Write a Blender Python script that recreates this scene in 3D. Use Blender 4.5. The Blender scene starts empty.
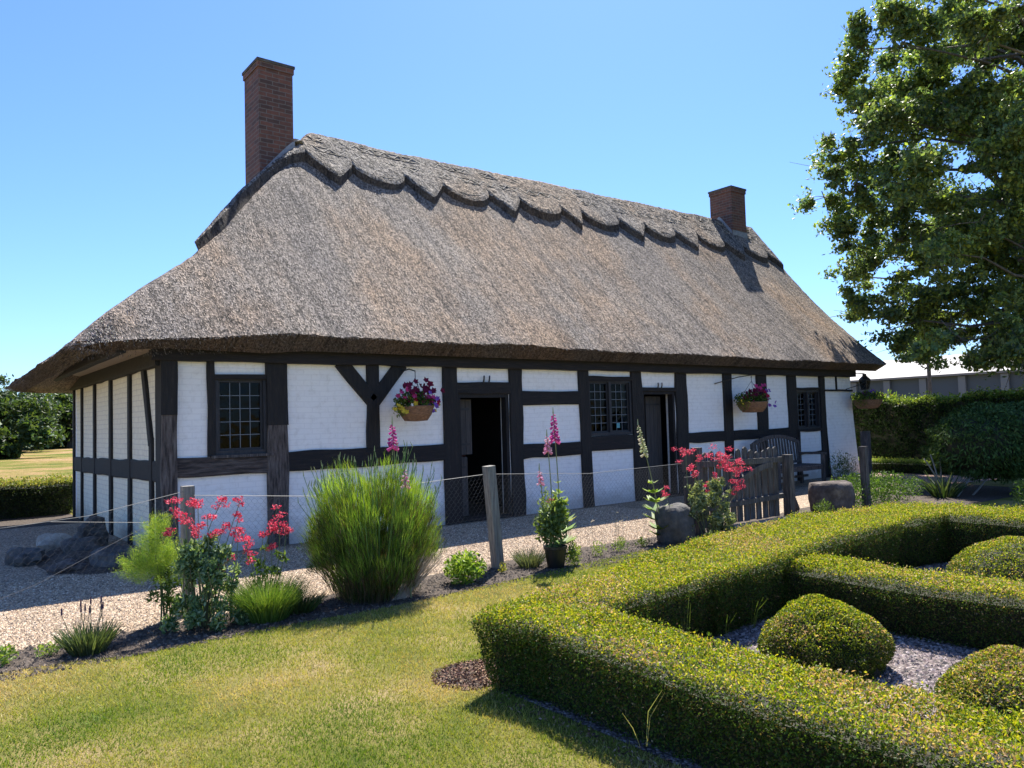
import bpy, math, random
import numpy as np
from mathutils import Vector, Matrix

rng = np.random.default_rng(7)
random.seed(7)
C = bpy.context.scene.collection
scene = bpy.context.scene
R = math.radians

# ------------------------------------------------------------------ camera, light, exposure
cam = bpy.data.cameras.new('camera')
cam_o = bpy.data.objects.new('camera', cam); C.objects.link(cam_o)
cam.sensor_width = 36.0
cam.lens = 769.0 / 1024.0 * 36.0
cam.clip_start = 0.05
cam.clip_end = 2000
RW = Matrix(((0.7882101333, -0.0072019200, -0.6153640533),
             (-0.6147909708, -0.0539155075, -0.7868450802),
             (-0.0275108699, 0.9985195293, -0.0469244248)))
cam_o.matrix_world = Matrix.Translation((-2.4715, -10.1811, 1.6)) @ RW.to_4x4()
scene.camera = cam_o

SUN = Vector((0.50, 0.46, 1.0)).normalized()
world = bpy.data.worlds.new('World'); scene.world = world
world.use_nodes = True
wn = world.node_tree
sky = wn.nodes.new('ShaderNodeTexSky'); sky.sky_type = 'NISHITA'; sky.sun_disc = False
sky.sun_elevation = math.asin(SUN.z)
sky.sun_rotation = math.atan2(SUN.x, SUN.y)
sky.air_density = 1.0; sky.dust_density = 0.4; sky.ozone_density = 2.0
tint = wn.nodes.new('ShaderNodeMix'); tint.data_type = 'RGBA'; tint.blend_type = 'MULTIPLY'; tint.inputs[0].default_value = 1
tint.inputs[7].default_value = (0.30, 0.41, 0.61, 1)
wn.links.new(sky.outputs[0], tint.inputs[6]); wn.links.new(tint.outputs[2], wn.nodes['Background'].inputs[0])
wn.nodes['Background'].inputs[1].default_value = 0.125
sl = bpy.data.lights.new('sun', 'SUN'); sl.energy = 4.0; sl.angle = R(0.5); sl.color = (1.0, 0.95, 0.86)
so = bpy.data.objects.new('sun', sl); C.objects.link(so)
so.rotation_euler = (-SUN).to_track_quat('-Z', 'Y').to_euler()
scene.view_settings.view_transform = 'Standard'
scene.view_settings.look = 'None'
scene.view_settings.exposure = 1.62
scene.view_settings.gamma = 1.0
scene.cycles.max_bounces = 6
scene.cycles.diffuse_bounces = 3
scene.cycles.transparent_max_bounces = 8
scene.cycles.use_denoising = True

# ------------------------------------------------------------------ helpers
def noise3(P, s=1.0, seed=0):
    P = np.asarray(P, float) * s + seed * 17.31
    i = np.floor(P).astype(np.int64); f = P - i; f = f * f * (3 - 2 * f)
    def h(a, b, c):
        n = (a * 73856093) ^ (b * 19349663) ^ (c * 83492791)
        n = (n ^ (n >> 13)) * 1274126177 & 0x7fffffff
        return (n % 10007) / 10007.0
    x, y, z = i[..., 0], i[..., 1], i[..., 2]
    r = 0
    for dx in (0, 1):
        for dy in (0, 1):
            for dz in (0, 1):
                w = (f[..., 0] if dx else 1 - f[..., 0]) * (f[..., 1] if dy else 1 - f[..., 1]) * (f[..., 2] if dz else 1 - f[..., 2])
                r = r + w * h(x + dx, y + dy, z + dz)
    return r * 2 - 1

def unit(a): return a / np.maximum(np.linalg.norm(a, axis=-1, keepdims=True), 1e-9)

class MB:
    """collects geometry (world coordinates) and links it as ONE mesh object"""
    def __init__(s): s.v = []; s.f = []; s.n = 0; s.c = []
    def add(s, V, F, col=None):
        V = np.asarray(V, float).reshape(-1, 3)
        s.v.append(V)
        F = [tuple(int(i) + s.n for i in f) for f in F] if not isinstance(F, np.ndarray) else F + s.n
        s.f.append(F); s.n += len(V)
        c = np.ones((len(V), 4)); 
        if col is not None: c[:, :3] = col
        s.c.append(c)
        return s
    def box(s, x0, x1, y0, y1, z0, z1, col=None):
        V = [(x, y, z) for x in (x0, x1) for y in (y0, y1) for z in (z0, z1)]
        return s.add(V, [(0, 1, 3, 2), (4, 6, 7, 5), (0, 4, 5, 1), (2, 3, 7, 6), (0, 2, 6, 4), (1, 5, 7, 3)], col)
    def beam(s, a, b, w, d, up=(0, -1, 0), wob=0.0, n=1, seed=0, col=None, ch=0.006):
        """bar from a to b, width w across, depth d along up, with slightly uneven hewn edges"""
        a = np.array(a, float); b = np.array(b, float); t = unit(b - a); up = np.array(up, float)
        up = unit(up - (up @ t) * t); sd = np.cross(t, up)
        L = np.linalg.norm(b - a); n = max(1, int(L / 0.12)) if wob else n
        prof = [(-.5, -.5), (-.5, .5), (-.42, .58), (.42, .58), (.5, .5), (.5, -.5)] if wob else [(-.5, -.5), (-.5, .5), (.5, .5), (.5, -.5)]
        k = len(prof); V = []
        for i in range(n + 1):
            p = a + (b - a) * i / n
            q = np.array([[p[0] * 1.0 + seed, p[1] + seed * 2.3, p[2]]])
            o1 = float(noise3(q, 2.2, seed)[0]) * wob; o2 = float(noise3(q, 3.1, seed + 5)[0]) * wob
            for (u, v) in prof:
                uu = u * w + (o1 if u < 0 else o2)
                vv = v * d if v < .55 else d * .5 + ch * 0
                if v > .55: vv = d * .5 + ch
                V.append(p + sd * uu + up * vv)
        F = []
        for i in range(n):
            for j in range(k):
                j2 = (j + 1) % k
                F.append((i * k + j, i * k + j2, (i + 1) * k + j2, (i + 1) * k + j))
        F.append(tuple(range(k))[::-1]); F.append(tuple(n * k + j for j in range(k)))
        return s.add(V, F, col)
    def tube(s, pts, rad, n=6, col=None, cap=True):
        pts = np.array(pts, float); m = len(pts)
        rad = np.full(m, rad) if np.isscalar(rad) else np.array(rad, float)
        V = []; ref = np.array([0.31, 0.17, 0.93])
        for i in range(m):
            t = unit(pts[min(i + 1, m - 1)] - pts[max(i - 1, 0)])
            r0 = ref if abs(ref @ t) < .95 else np.array([1., 0, 0])
            u = unit(np.cross(t, r0)); w = np.cross(t, u)
            for j in range(n):
                a = 2 * math.pi * j / n
                V.append(pts[i] + rad[i] * (math.cos(a) * u + math.sin(a) * w))
        F = [(i * n + j, i * n + (j + 1) % n, (i + 1) * n + (j + 1) % n, (i + 1) * n + j) for i in range(m - 1) for j in range(n)]
        if cap: F += [tuple(range(n))[::-1], tuple((m - 1) * n + j for j in range(n))]
        return s.add(V, F, col)
    def lathe(s, c, prof, n=20, col=None, sx=1, sy=1):
        V = [(c[0] + r * sx * math.cos(2 * math.pi * j / n), c[1] + r * sy * math.sin(2 * math.pi * j / n), c[2] + z) for r, z in prof for j in range(n)]
        m = len(prof)
        F = [(i * n + j, i * n + (j + 1) % n, (i + 1) * n + (j + 1) % n, (i + 1) * n + j) for i in range(m - 1) for j in range(n)]
        F += [tuple(range(n))[::-1], tuple((m - 1) * n + j for j in range(n))]
        return s.add(V, F, col)
    def blob(s, c, r, seed=0, amp=.15, nz=10, na=16, flat=False, col=None, sc=2.0, box=0.0):
        V = []
        for i in range(nz + 1):
            th = math.pi * i / nz
            for j in range(na):
                ph = 2 * math.pi * j / na
                d = np.array([math.sin(th) * math.cos(ph), math.sin(th) * math.sin(ph), math.cos(th)])
                if box: d = d / (np.max(np.abs(d)) ** box)
                k = 1 + amp * float(noise3(d[None] * sc, 1.0, seed)[0])
                p = np.array(c) + d * np.array(r) * k
                V.append(p)
        F = [(i * na + j, (i + 1) * na + j, (i + 1) * na + (j + 1) % na, i * na + (j + 1) % na) for i in range(nz) for j in range(na)]
        return s.add(V, F, col)
    def leaves(s, P, T, B, L, W, col):
        """rhombic leaves: centre P, long axis T, side axis B"""
        P = np.asarray(P); n = len(P)
        L = np.broadcast_to(np.asarray(L, float).reshape(-1, 1), (n, 1)); W = np.broadcast_to(np.asarray(W, float).reshape(-1, 1), (n, 1))
        N = np.cross(T, B)
        V = np.stack([P - T * L / 2, P + B * W / 2 - T * L * .05 + N * W * .12, P + T * L / 2, P - B * W / 2 - T * L * .05 + N * W * .12], 1).reshape(-1, 3)
        F = np.arange(4 * n).reshape(n, 4)
        return s.add(V, F, np.repeat(np.asarray(col), 4, axis=0))
    def tris(s, P, T, B, L, W, col):
        n = len(P); L = np.asarray(L, float).reshape(-1, 1); W = np.asarray(W, float).reshape(-1, 1)
        V = np.stack([P - B * W / 2, P + B * W / 2, P + T * L], 1).reshape(-1, 3)
        return s.add(V, np.arange(3 * n).reshape(n, 3), np.repeat(np.asarray(col), 3, axis=0))
    def build(s, name, mat, parent=None, org=None, smooth=False):
        V = np.concatenate(s.v)
        if org is None: org = tuple(root_loc(parent)) if parent is not None else (0, 0, 0)
        V = V - np.array(org)
        cnt = []; idx = []
        for F in s.f:
            if isinstance(F, np.ndarray):
                cnt.append(np.full(len(F), F.shape[1])); idx.append(F.ravel())
            else:
                cnt.append(np.array([len(f) for f in F], int)); idx.append(np.array([i for f in F for i in f], int))
        cnt = np.concatenate(cnt); idx = np.concatenate(idx)
        me = bpy.data.meshes.new(name)
        me.vertices.add(len(V)); me.vertices.foreach_set('co', V.ravel().astype(np.float32))
        me.loops.add(len(idx)); me.loops.foreach_set('vertex_index', idx.astype(np.int32))
        me.polygons.add(len(cnt)); st = np.concatenate([[0], np.cumsum(cnt)[:-1]])
        me.polygons.foreach_set('loop_start', st.astype(np.int32)); me.polygons.foreach_set('loop_total', cnt.astype(np.int32))
        me.polygons.foreach_set('use_smooth', np.full(len(cnt), bool(smooth)))
        at = me.attributes.new('col', 'FLOAT_COLOR', 'POINT')
        at.data.foreach_set('color', np.concatenate(s.c).ravel().astype(np.float32))
        me.update(calc_edges=True); me.validate()
        me.materials.append(mat)
        o = bpy.data.objects.new(name, me); C.objects.link(o)
        if parent is not None: o.parent = parent
        else: o.location = org
        return o

def root_loc(o):
    while o.parent is not None: o = o.parent
    return o.location

def thing(name, label, cat, loc=(0, 0, 0), group=None):
    o = bpy.data.objects.new(name, None); C.objects.link(o); o.location = loc
    o.empty_display_size = .2
    o['label'] = label; o['category'] = cat
    if group: o['group'] = group
    return o
def tag(o, label, cat, group=None, kind=None):
    o['label'] = label
    if cat: o['category'] = cat
    if group: o['group'] = group
    if kind: o['kind'] = kind
    return o
def structure(o): o['kind'] = 'structure'; return o

# ------------------------------------------------------------------ materials
def mat_new(name):
    m = bpy.data.materials.new(name); m.use_nodes = True
    nt = m.node_tree; b = nt.nodes['Principled BSDF']
    return m, nt, b
def N(nt, t, **k):
    n = nt.nodes.new(t)
    for a, v in k.items():
        if a in n.inputs: n.inputs[a].default_value = v
        else: setattr(n, a, v)
    return n
def ramp(nt, fac, stops):
    r = nt.nodes.new('ShaderNodeValToRGB'); e = r.color_ramp.elements
    while len(e) < len(stops): e.new(0.5)
    for q, (p, c) in zip(e, stops):
        q.position = p; q.color = (*c, 1) if len(c) == 3 else c
    nt.links.new(fac, r.inputs[0]); return r
def coords(nt, scale=(1, 1, 1), rot=(0, 0, 0)):
    g = nt.nodes.new('ShaderNodeNewGeometry'); m = nt.nodes.new('ShaderNodeMapping')
    m.inputs['Scale'].default_value = scale; m.inputs['Rotation'].default_value = rot
    nt.links.new(g.outputs['Position'], m.inputs[0]); return m.outputs[0]
def bump(nt, b, h, strength=.5, dist=.01):
    bp = nt.nodes.new('ShaderNodeBump'); bp.inputs['Strength'].default_value = strength; bp.inputs['Distance'].default_value = dist
    nt.links.new(h, bp.inputs['Height']); nt.links.new(bp.outputs[0], b.inputs['Normal']); return bp
def noisemat(name, stops, scale=8, vec=(1, 1, 1), rough=.9, bs=.4, bd=.01, detail=6, bscale=None):
    m, nt, b = mat_new(name); c = coords(nt, vec)
    n = N(nt, 'ShaderNodeTexNoise', Scale=scale, Detail=detail, Roughness=.65); nt.links.new(c, n.inputs[0])
    r = ramp(nt, n.outputs[0], stops); nt.links.new(r.outputs[0], b.inputs['Base Color'])
    b.inputs['Roughness'].default_value = rough
    n2 = N(nt, 'ShaderNodeTexNoise', Scale=bscale or scale * 3, Detail=5); nt.links.new(c, n2.inputs[0])
    bump(nt, b, n2.outputs[0], bs, bd)
    return m
def leafmat(name, trans=.4, rough=.5, spec=.2, tint=(1.35, 1.25, .5)):
    m, nt, b = mat_new(name)
    a = N(nt, 'ShaderNodeAttribute', attribute_name='col')
    nt.links.new(a.outputs['Color'], b.inputs['Base Color']); b.inputs['Roughness'].default_value = rough
    b.inputs['Specular IOR Level'].default_value = spec
    t = nt.nodes.new('ShaderNodeBsdfTranslucent')
    mx = N(nt, 'ShaderNodeMix', data_type='RGBA', blend_type='MULTIPLY'); mx.inputs[0].default_value = 1
    nt.links.new(a.outputs['Color'], mx.inputs[6]); mx.inputs[7].default_value = (*tint, 1)
    nt.links.new(mx.outputs[2], t.inputs[0])
    ms = nt.nodes.new('ShaderNodeMixShader'); ms.inputs[0].default_value = trans
    nt.links.new(b.outputs[0], ms.inputs[1]); nt.links.new(t.outputs[0], ms.inputs[2])
    nt.links.new(ms.outputs[0], nt.nodes['Material Output'].inputs[0])
    return m
def colmat(name, rough=.8, bs=0, scale=30, bd=.005):
    m, nt, b = mat_new(name)
    a = N(nt, 'ShaderNodeAttribute', attribute_name='col')
    nt.links.new(a.outputs['Color'], b.inputs['Base Color']); b.inputs['Roughness'].default_value = rough
    if bs:
        n = N(nt, 'ShaderNodeTexNoise', Scale=scale, Detail=5); nt.links.new(coords(nt), n.inputs[0]); bump(nt, b, n.outputs[0], bs, bd)
    return m

M = {}
M['leaf'] = leafmat('leaf')
M['needle'] = leafmat('fine_leaf', .3, .6, .25)
M['petal'] = leafmat('petal', .35, .6, .2, (1.1, .9, 1.0))
M['colour'] = colmat('coloured_detail')
M['stem'] = colmat('plant_stem')
M['treeleaf'] = leafmat('tree_leaf', .45, .45, .4, (1.15, 1.2, .6))
M['dullleaf'] = leafmat('dull_leaf', .25, .75, .15)
M['bark'] = noisemat('bark', [(.3, (.05, .042, .035)), (.7, (.16, .14, .12))], 14, (1, 1, .3), bs=.8, bd=.02)
M['hedge_core'] = noisemat('twigs', [(.35, (.012, .014, .007)), (.7, (.035, .036, .016))], 25, bs=.5)

def thatch(name, dark, mid, lite, fine=1.0, courses=False):
    m, nt, b = mat_new(name)
    g = nt.nodes.new('ShaderNodeNewGeometry')
    # straw runs down the slope: stretch along z and along y
    mp = nt.nodes.new('ShaderNodeMapping'); mp.inputs['Scale'].default_value = (1, .55, .42)
    nt.links.new(g.outputs['Position'], mp.inputs[0])
    v = N(nt, 'ShaderNodeTexVoronoi', Scale=62 * fine, Randomness=1.0); nt.links.new(mp.outputs[0], v.inputs[0])
    n = N(nt, 'ShaderNodeTexNoise', Scale=60 * fine, Detail=4, Roughness=.7); nt.links.new(mp.outputs[0], n.inputs[0])
    big = N(nt, 'ShaderNodeTexNoise', Scale=.55, Detail=6, Roughness=.65); nt.links.new(mp.outputs[0], big.inputs[0])
    st = nt.nodes.new('ShaderNodeMapping'); st.inputs['Scale'].default_value = (1, .10, .085); nt.links.new(g.outputs['Position'], st.inputs[0])
    streak = N(nt, 'ShaderNodeTexNoise', Scale=9, Detail=6, Roughness=.7); nt.links.new(st.outputs[0], streak.inputs[0])
    cr = ramp(nt, v.outputs['Color'], [(.12, dark), (.45, mid), (.85, lite)])
    r2 = ramp(nt, big.outputs[0], [(.32, (.78, .79, .84)), (.47, (.98, .95, .93)), (.62, (1.22, 1.0, .80))])
    r3 = ramp(nt, streak.outputs[0], [(.34, (.42, .42, .44)), (.48, (1, 1, 1)), (.8, (1.12, 1.08, 1.02))])
    m1 = N(nt, 'ShaderNodeMix', data_type='RGBA', blend_type='MULTIPLY'); m1.inputs[0].default_value = 1
    m2 = N(nt, 'ShaderNodeMix', data_type='RGBA', blend_type='MULTIPLY'); m2.inputs[0].default_value = 1
    nt.links.new(cr.outputs[0], m1.inputs[6]); nt.links.new(r2.outputs[0], m1.inputs[7])
    nt.links.new(m1.outputs[2], m2.inputs[6]); nt.links.new(r3.outputs[0], m2.inputs[7])
    nt.links.new(m2.outputs[2], b.inputs['Base Color']); b.inputs['Roughness'].default_value = .85
    b.inputs['Specular IOR Level'].default_value = .2
    ad = N(nt, 'ShaderNodeMath', operation='ADD'); mu = N(nt, 'ShaderNodeMath', operation='MULTIPLY'); mu.inputs[1].default_value = .8
    nt.links.new(v.outputs['Distance'], mu.inputs[0]); nt.links.new(mu.outputs[0], ad.inputs[0]); nt.links.new(n.outputs[0], ad.inputs[1])
    ad2 = N(nt, 'ShaderNodeMath', operation='ADD'); m4 = N(nt, 'ShaderNodeMath', operation='MULTIPLY'); m4.inputs[1].default_value = 2.0
    nt.links.new(streak.outputs[0], m4.inputs[0]); nt.links.new(m4.outputs[0], ad2.inputs[0]); nt.links.new(ad.outputs[0], ad2.inputs[1])
    bump(nt, b, ad2.outputs[0], .8, .018)
    return m
M['thatch'] = thatch('thatch', (.032, .028, .025), (.15, .127, .107), (.40, .345, .295))
M['thatch_cap'] = thatch('thatch_ridge', (.028, .025, .022), (.13, .115, .10), (.36, .32, .275), .7)
M['thatch_cut_shaded'] = thatch('thatch_cut_ends_shaded', (.03, .026, .023), (.075, .062, .053), (.15, .125, .105), 1.2)  # cut straw brown, darkened further so the colour carries the edge's shade
M['straw'] = colmat('straw', .8)
M['thatch_under'] = noisemat('thatch_underside', [(.3, (.10, .06, .045)), (.7, (.26, .17, .12))], 6, (1, .4, 12), bs=.8)

def brickmat(name, c1, c2, mortar, scale=1.0, bs=.6, painted=None, rough=.85, side='xy', wear=None):
    m, nt, b = mat_new(name)
    g = nt.nodes.new('ShaderNodeNewGeometry'); sp = nt.nodes.new('ShaderNodeSeparateXYZ'); nt.links.new(g.outputs['Position'], sp.inputs[0])
    ad = N(nt, 'ShaderNodeMath', operation='ADD'); nt.links.new(sp.outputs[0], ad.inputs[0]); nt.links.new(sp.outputs[1], ad.inputs[1])
    cb = nt.nodes.new('ShaderNodeCombineXYZ')
    if side == 'floor':
        nt.links.new(sp.outputs[0], cb.inputs[0]); nt.links.new(sp.outputs[1], cb.inputs[1])
    else:
        nt.links.new(ad.outputs[0], cb.inputs[0]); nt.links.new(sp.outputs[2], cb.inputs[1])
    dn = N(nt, 'ShaderNodeTexNoise', Scale=3.0, Detail=2); nt.links.new(cb.outputs[0], dn.inputs[0])
    va = N(nt, 'ShaderNodeVectorMath', operation='MULTIPLY_ADD'); va.inputs[1].default_value = (.03, .03, 0)
    nt.links.new(dn.outputs['Color'], va.inputs[0]); nt.links.new(cb.outputs[0], va.inputs[2])
    br = nt.nodes.new('ShaderNodeTexBrick'); nt.links.new(va.outputs[0], br.inputs[0])
    br.inputs['Scale'].default_value = 1.0 * scale; br.inputs['Brick Width'].default_value = .23; br.inputs['Row Height'].default_value = .075
    br.inputs['Mortar Size'].default_value = .008; br.inputs['Mortar Smooth'].default_value = .3; br.inputs['Bias'].default_value = 0
    br.inputs['Color1'].default_value = (*c1, 1); br.inputs['Color2'].default_value = (*c2, 1); br.inputs['Mortar'].default_value = (*mortar, 1)
    n = N(nt, 'ShaderNodeTexNoise', Scale=9, Detail=8, Roughness=.7); nt.links.new(g.outputs['Position'], n.inputs[0])
    r = ramp(nt, n.outputs[0], [(.3, (.72, .72, .72)), (.7, (1.15, 1.12, 1.08))] if not painted else [(.3, (.86, .85, .83)), (.5, (1, 1, 1))])
    mx = N(nt, 'ShaderNodeMix', data_type='RGBA', blend_type='MULTIPLY'); mx.inputs[0].default_value = 1
    nt.links.new(br.outputs['Color'], mx.inputs[6]); nt.links.new(r.outputs[0], mx.inputs[7]); nt.links.new(mx.outputs[2], b.inputs['Base Color'])
    if painted:
        zr = N(nt, 'ShaderNodeMapRange'); zr.inputs['From Min'].default_value = 0; zr.inputs['From Max'].default_value = .42; zr.inputs['To Min'].default_value = .62; zr.inputs['To Max'].default_value = 0
        nt.links.new(sp.outputs[2], zr.inputs[0]); sn = N(nt, 'ShaderNodeTexNoise', Scale=5, Detail=7, Roughness=.75); nt.links.new(g.outputs['Position'], sn.inputs[0])
        am = N(nt, 'ShaderNodeMath', operation='ADD'); nt.links.new(zr.outputs[0], am.inputs[0]); nt.links.new(sn.outputs[0], am.inputs[1])
        sr = ramp(nt, am.outputs[0], [(.60, (0, 0, 0)), (1.0, (.55, .55, .55))])
        m5 = N(nt, 'ShaderNodeMix', data_type='RGBA'); nt.links.new(sr.outputs[0], m5.inputs['Factor']); nt.links.new(mx.outputs[2], m5.inputs[6]); m5.inputs[7].default_value = (.34, .27, .20, 1)
        nt.links.new(m5.outputs[2], b.inputs['Base Color'])
    b.inputs['Roughness'].default_value = rough
    iv = N(nt, 'ShaderNodeMath', operation='MULTIPLY_ADD'); iv.inputs[1].default_value = -1.0; nt.links.new(br.outputs['Fac'], iv.inputs[0])
    ns = N(nt, 'ShaderNodeTexNoise', Scale=26, Detail=6); nt.links.new(g.outputs['Position'], ns.inputs[0]); nt.links.new(ns.outputs[0], iv.inputs[2])
    bump(nt, b, iv.outputs[0], bs, .008)
    return m
M['brick'] = brickmat('brick', (.19, .08, .055), (.085, .05, .042), (.17, .145, .13))
M['white'] = brickmat('whitewash', (.91, .90, .86), (.89, .88, .85), (.84, .83, .80), 1.0, .2, True)
M['cream'] = brickmat('cream_whitewash', (.91, .85, .66), (.87, .81, .63), (.76, .70, .56), 1.0, .5, True)
M['paving'] = brickmat('paving', (.42, .25, .19), (.36, .22, .17), (.20, .16, .13), 1.0, .5, side='floor')
M['timber'] = noisemat('black_timber', [(.35, (.004, .0035, .004)), (.6, (.013, .011, .010)), (.8, (.045, .034, .027))], 5, (6, 6, .7), .75, .9, .012)
M['timber_h'] = noisemat('black_rail', [(.35, (.004, .0035, .004)), (.6, (.014, .011, .010)), (.8, (.055, .04, .03))], 5, (.7, 6, 8), .75, .9, .012)
M['timber_w'] = noisemat('weathered_timber', [(.38, (.028, .022, .020)), (.52, (.10, .082, .072)), (.75, (.20, .175, .155))], 4, (9, 9, 1.0), .85, 1.0, .016)
M['timber_wh'] = noisemat('weathered_rail', [(.38, (.022, .018, .016)), (.52, (.07, .055, .048)), (.75, (.17, .145, .125))], 4, (1.0, 9, 9), .85, 1.0, .016)
M['greywood'] = noisemat('grey_wood', [(.3, (.10, .095, .085)), (.55, (.24, .225, .20)), (.8, (.36, .34, .30))], 5, (8, 8, .8), .85, .9, .01)
M['darkwood'] = noisemat('dark_grey_wood', [(.3, (.025, .022, .021)), (.5, (.07, .062, .058)), (.75, (.19, .17, .155))], 5, (8, 8, .8), .85, .9, .01)
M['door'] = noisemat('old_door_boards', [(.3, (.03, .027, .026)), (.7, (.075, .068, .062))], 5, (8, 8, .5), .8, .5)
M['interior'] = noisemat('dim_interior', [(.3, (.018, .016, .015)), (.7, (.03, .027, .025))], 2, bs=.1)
M['stone'] = noisemat('dark_stone', [(.3, (.04, .04, .038)), (.5, (.085, .08, .075)), (.75, (.17, .16, .145))], 7, rough=.95, bs=1, bd=.02)
M['brownstone'] = noisemat('brown_stone', [(.3, (.04, .03, .026)), (.5, (.09, .07, .06)), (.75, (.20, .17, .15))], 7, rough=.95, bs=1, bd=.02)
M['palestone'] = noisemat('pale_stone', [(.3, (.22, .2, .17)), (.7, (.45, .42, .36))], 7, rough=.95, bs=1, bd=.02)
M['lead'] = noisemat('lead_sheet', [(.3, (.16, .17, .19)), (.7, (.32, .34, .37))], 12, rough=.6, bs=.3)
M['wicker'] = noisemat('wicker', [(.35, (.12, .06, .03)), (.65, (.34, .19, .10))], 40, (.5, .5, 2.2), bs=1, bd=.01)
def plain(name, c, rough=.6, metal=0, spec=.5):
    m, nt, b = mat_new(name); b.inputs['Base Color'].default_value = (*c, 1); b.inputs['Roughness'].default_value = rough
    b.inputs['Metallic'].default_value = metal; b.inputs['Specular IOR Level'].default_value = spec; return m
M['wire'] = plain('galvanised_wire', (.13, .13, .13), .6, .1)
M['iron'] = plain('black_iron', (.015, .015, .016), .5)
M['blackplastic'] = plain('black_plastic', (.012, .012, .013), .4)
M['leadcame'] = plain('lead_came', (.13, .15, .17), .5)
M['labelblue'] = plain('pale_card', (.10, .32, .36), .6)
M['frame'] = noisemat('dark_frame', [(.3, (.012, .013, .016)), (.7, (.035, .035, .04))], 6, (6, 6, 1), .6, .4)
def glassmat():
    m, nt, b = mat_new('window_glass'); nt.nodes.remove(b)
    t = nt.nodes.new('ShaderNodeBsdfTransparent'); t.inputs[0].default_value = (.25, .28, .3, 1)
    g = nt.nodes.new('ShaderNodeBsdfGlossy'); g.inputs['Roughness'].default_value = .03; g.inputs[0].default_value = (.8, .85, .9, 1)
    n = N(nt, 'ShaderNodeTexNoise', Scale=7, Detail=1); nt.links.new(coords(nt), n.inputs[0])
    bp = nt.nodes.new('ShaderNodeBump'); bp.inputs['Strength'].default_value = .25; bp.inputs['Distance'].default_value = .02
    nt.links.new(n.outputs[0], bp.inputs['Height']); nt.links.new(bp.outputs[0], g.inputs['Normal'])
    mx = nt.nodes.new('ShaderNodeMixShader'); mx.inputs[0].default_value = .012
    nt.links.new(t.outputs[0], mx.inputs[1]); nt.links.new(g.outputs[0], mx.inputs[2]); nt.links.new(mx.outputs[0], nt.nodes['Material Output'].inputs[0])
    return m
M['glass'] = glassmat()

def pebblemat(name, cols, scale=55, bs=1.0, bd=.02):
    m, nt, b = mat_new(name); c = coords(nt)
    v = N(nt, 'ShaderNodeTexVoronoi', Scale=scale); nt.links.new(c, v.inputs[0])
    sep = nt.nodes.new('ShaderNodeSeparateColor'); nt.links.new(v.outputs['Color'], sep.inputs[0])
    r = ramp(nt, sep.outputs[0], cols)
    n = N(nt, 'ShaderNodeTexNoise', Scale=1.3, Detail=4); nt.links.new(c, n.inputs[0])
    r2 = ramp(nt, n.outputs[0], [(.3, (.82, .82, .82)), (.7, (1.1, 1.1, 1.1))])
    edge = ramp(nt, v.outputs['Distance'], [(.35, (1, 1, 1)), (.75, (.35, .33, .31))])
    m1 = N(nt, 'ShaderNodeMix', data_type='RGBA', blend_type='MULTIPLY'); m1.inputs[0].default_value = 1
    m2 = N(nt, 'ShaderNodeMix', data_type='RGBA', blend_type='MULTIPLY'); m2.inputs[0].default_value = 1
    nt.links.new(r.outputs[0], m1.inputs[6]); nt.links.new(r2.outputs[0], m1.inputs[7])
    nt.links.new(m1.outputs[2], m2.inputs[6]); nt.links.new(edge.outputs[0], m2.inputs[7])
    nt.links.new(m2.outputs[2], b.inputs['Base Color']); b.inputs['Roughness'].default_value = .85
    iv = N(nt, 'ShaderNodeMath', operation='MULTIPLY'); iv.inputs[1].default_value = -1; nt.links.new(v.outputs['Distance'], iv.inputs[0])
    bump(nt, b, iv.outputs[0], bs, bd); return m
M['gravel'] = pebblemat('gravel', [(.05, (.20, .135, .085)), (.35, (.42, .30, .19)), (.65, (.54, .40, .27)), (.95, (.66, .54, .40))], 48)
M['chips'] = pebblemat('grey_pink_chips', [(.05, (.07, .06, .06)), (.35, (.19, .15, .145)), (.65, (.28, .22, .21)), (.95, (.42, .36, .34))], 50)
M['soil'] = noisemat('soil', [(.3, (.028, .018, .011)), (.55, (.075, .052, .036)), (.75, (.16, .12, .09))], 22, bs=1, bd=.03, detail=8)

def lawnmat():
    m, nt, b = mat_new('lawn'); c = coords(nt)
    n = N(nt, 'ShaderNodeTexNoise', Scale=1.1, Detail=6, Roughness=.6); nt.links.new(c, n.inputs[0])
    r = ramp(nt, n.outputs[0], [(.30, (.08, .11, .018)), (.45, (.17, .17, .035)), (.58, (.28, .23, .085)), (.72, (.38, .28, .15))])
    f = N(nt, 'ShaderNodeTexNoise', Scale=90, Detail=4, Roughness=.8); nt.links.new(c, f.inputs[0])
    r2 = ramp(nt, f.outputs[0], [(.3, (.4, .45, .4)), (.5, (1, 1, 1)), (.75, (1.5, 1.45, 1.3))])
    mx = N(nt, 'ShaderNodeMix', data_type='RGBA', blend_type='MULTIPLY'); mx.inputs[0].default_value = 1
    nt.links.new(r.outputs[0], mx.inputs[6]); nt.links.new(r2.outputs[0], mx.inputs[7]); nt.links.new(mx.outputs[2], b.inputs['Base Color'])
    b.inputs['Roughness'].default_value = .9; b.inputs['Specular IOR Level'].default_value = .15
    bump(nt, b, f.outputs[0], 1, .02); return m
M['lawn'] = lawnmat()
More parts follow.
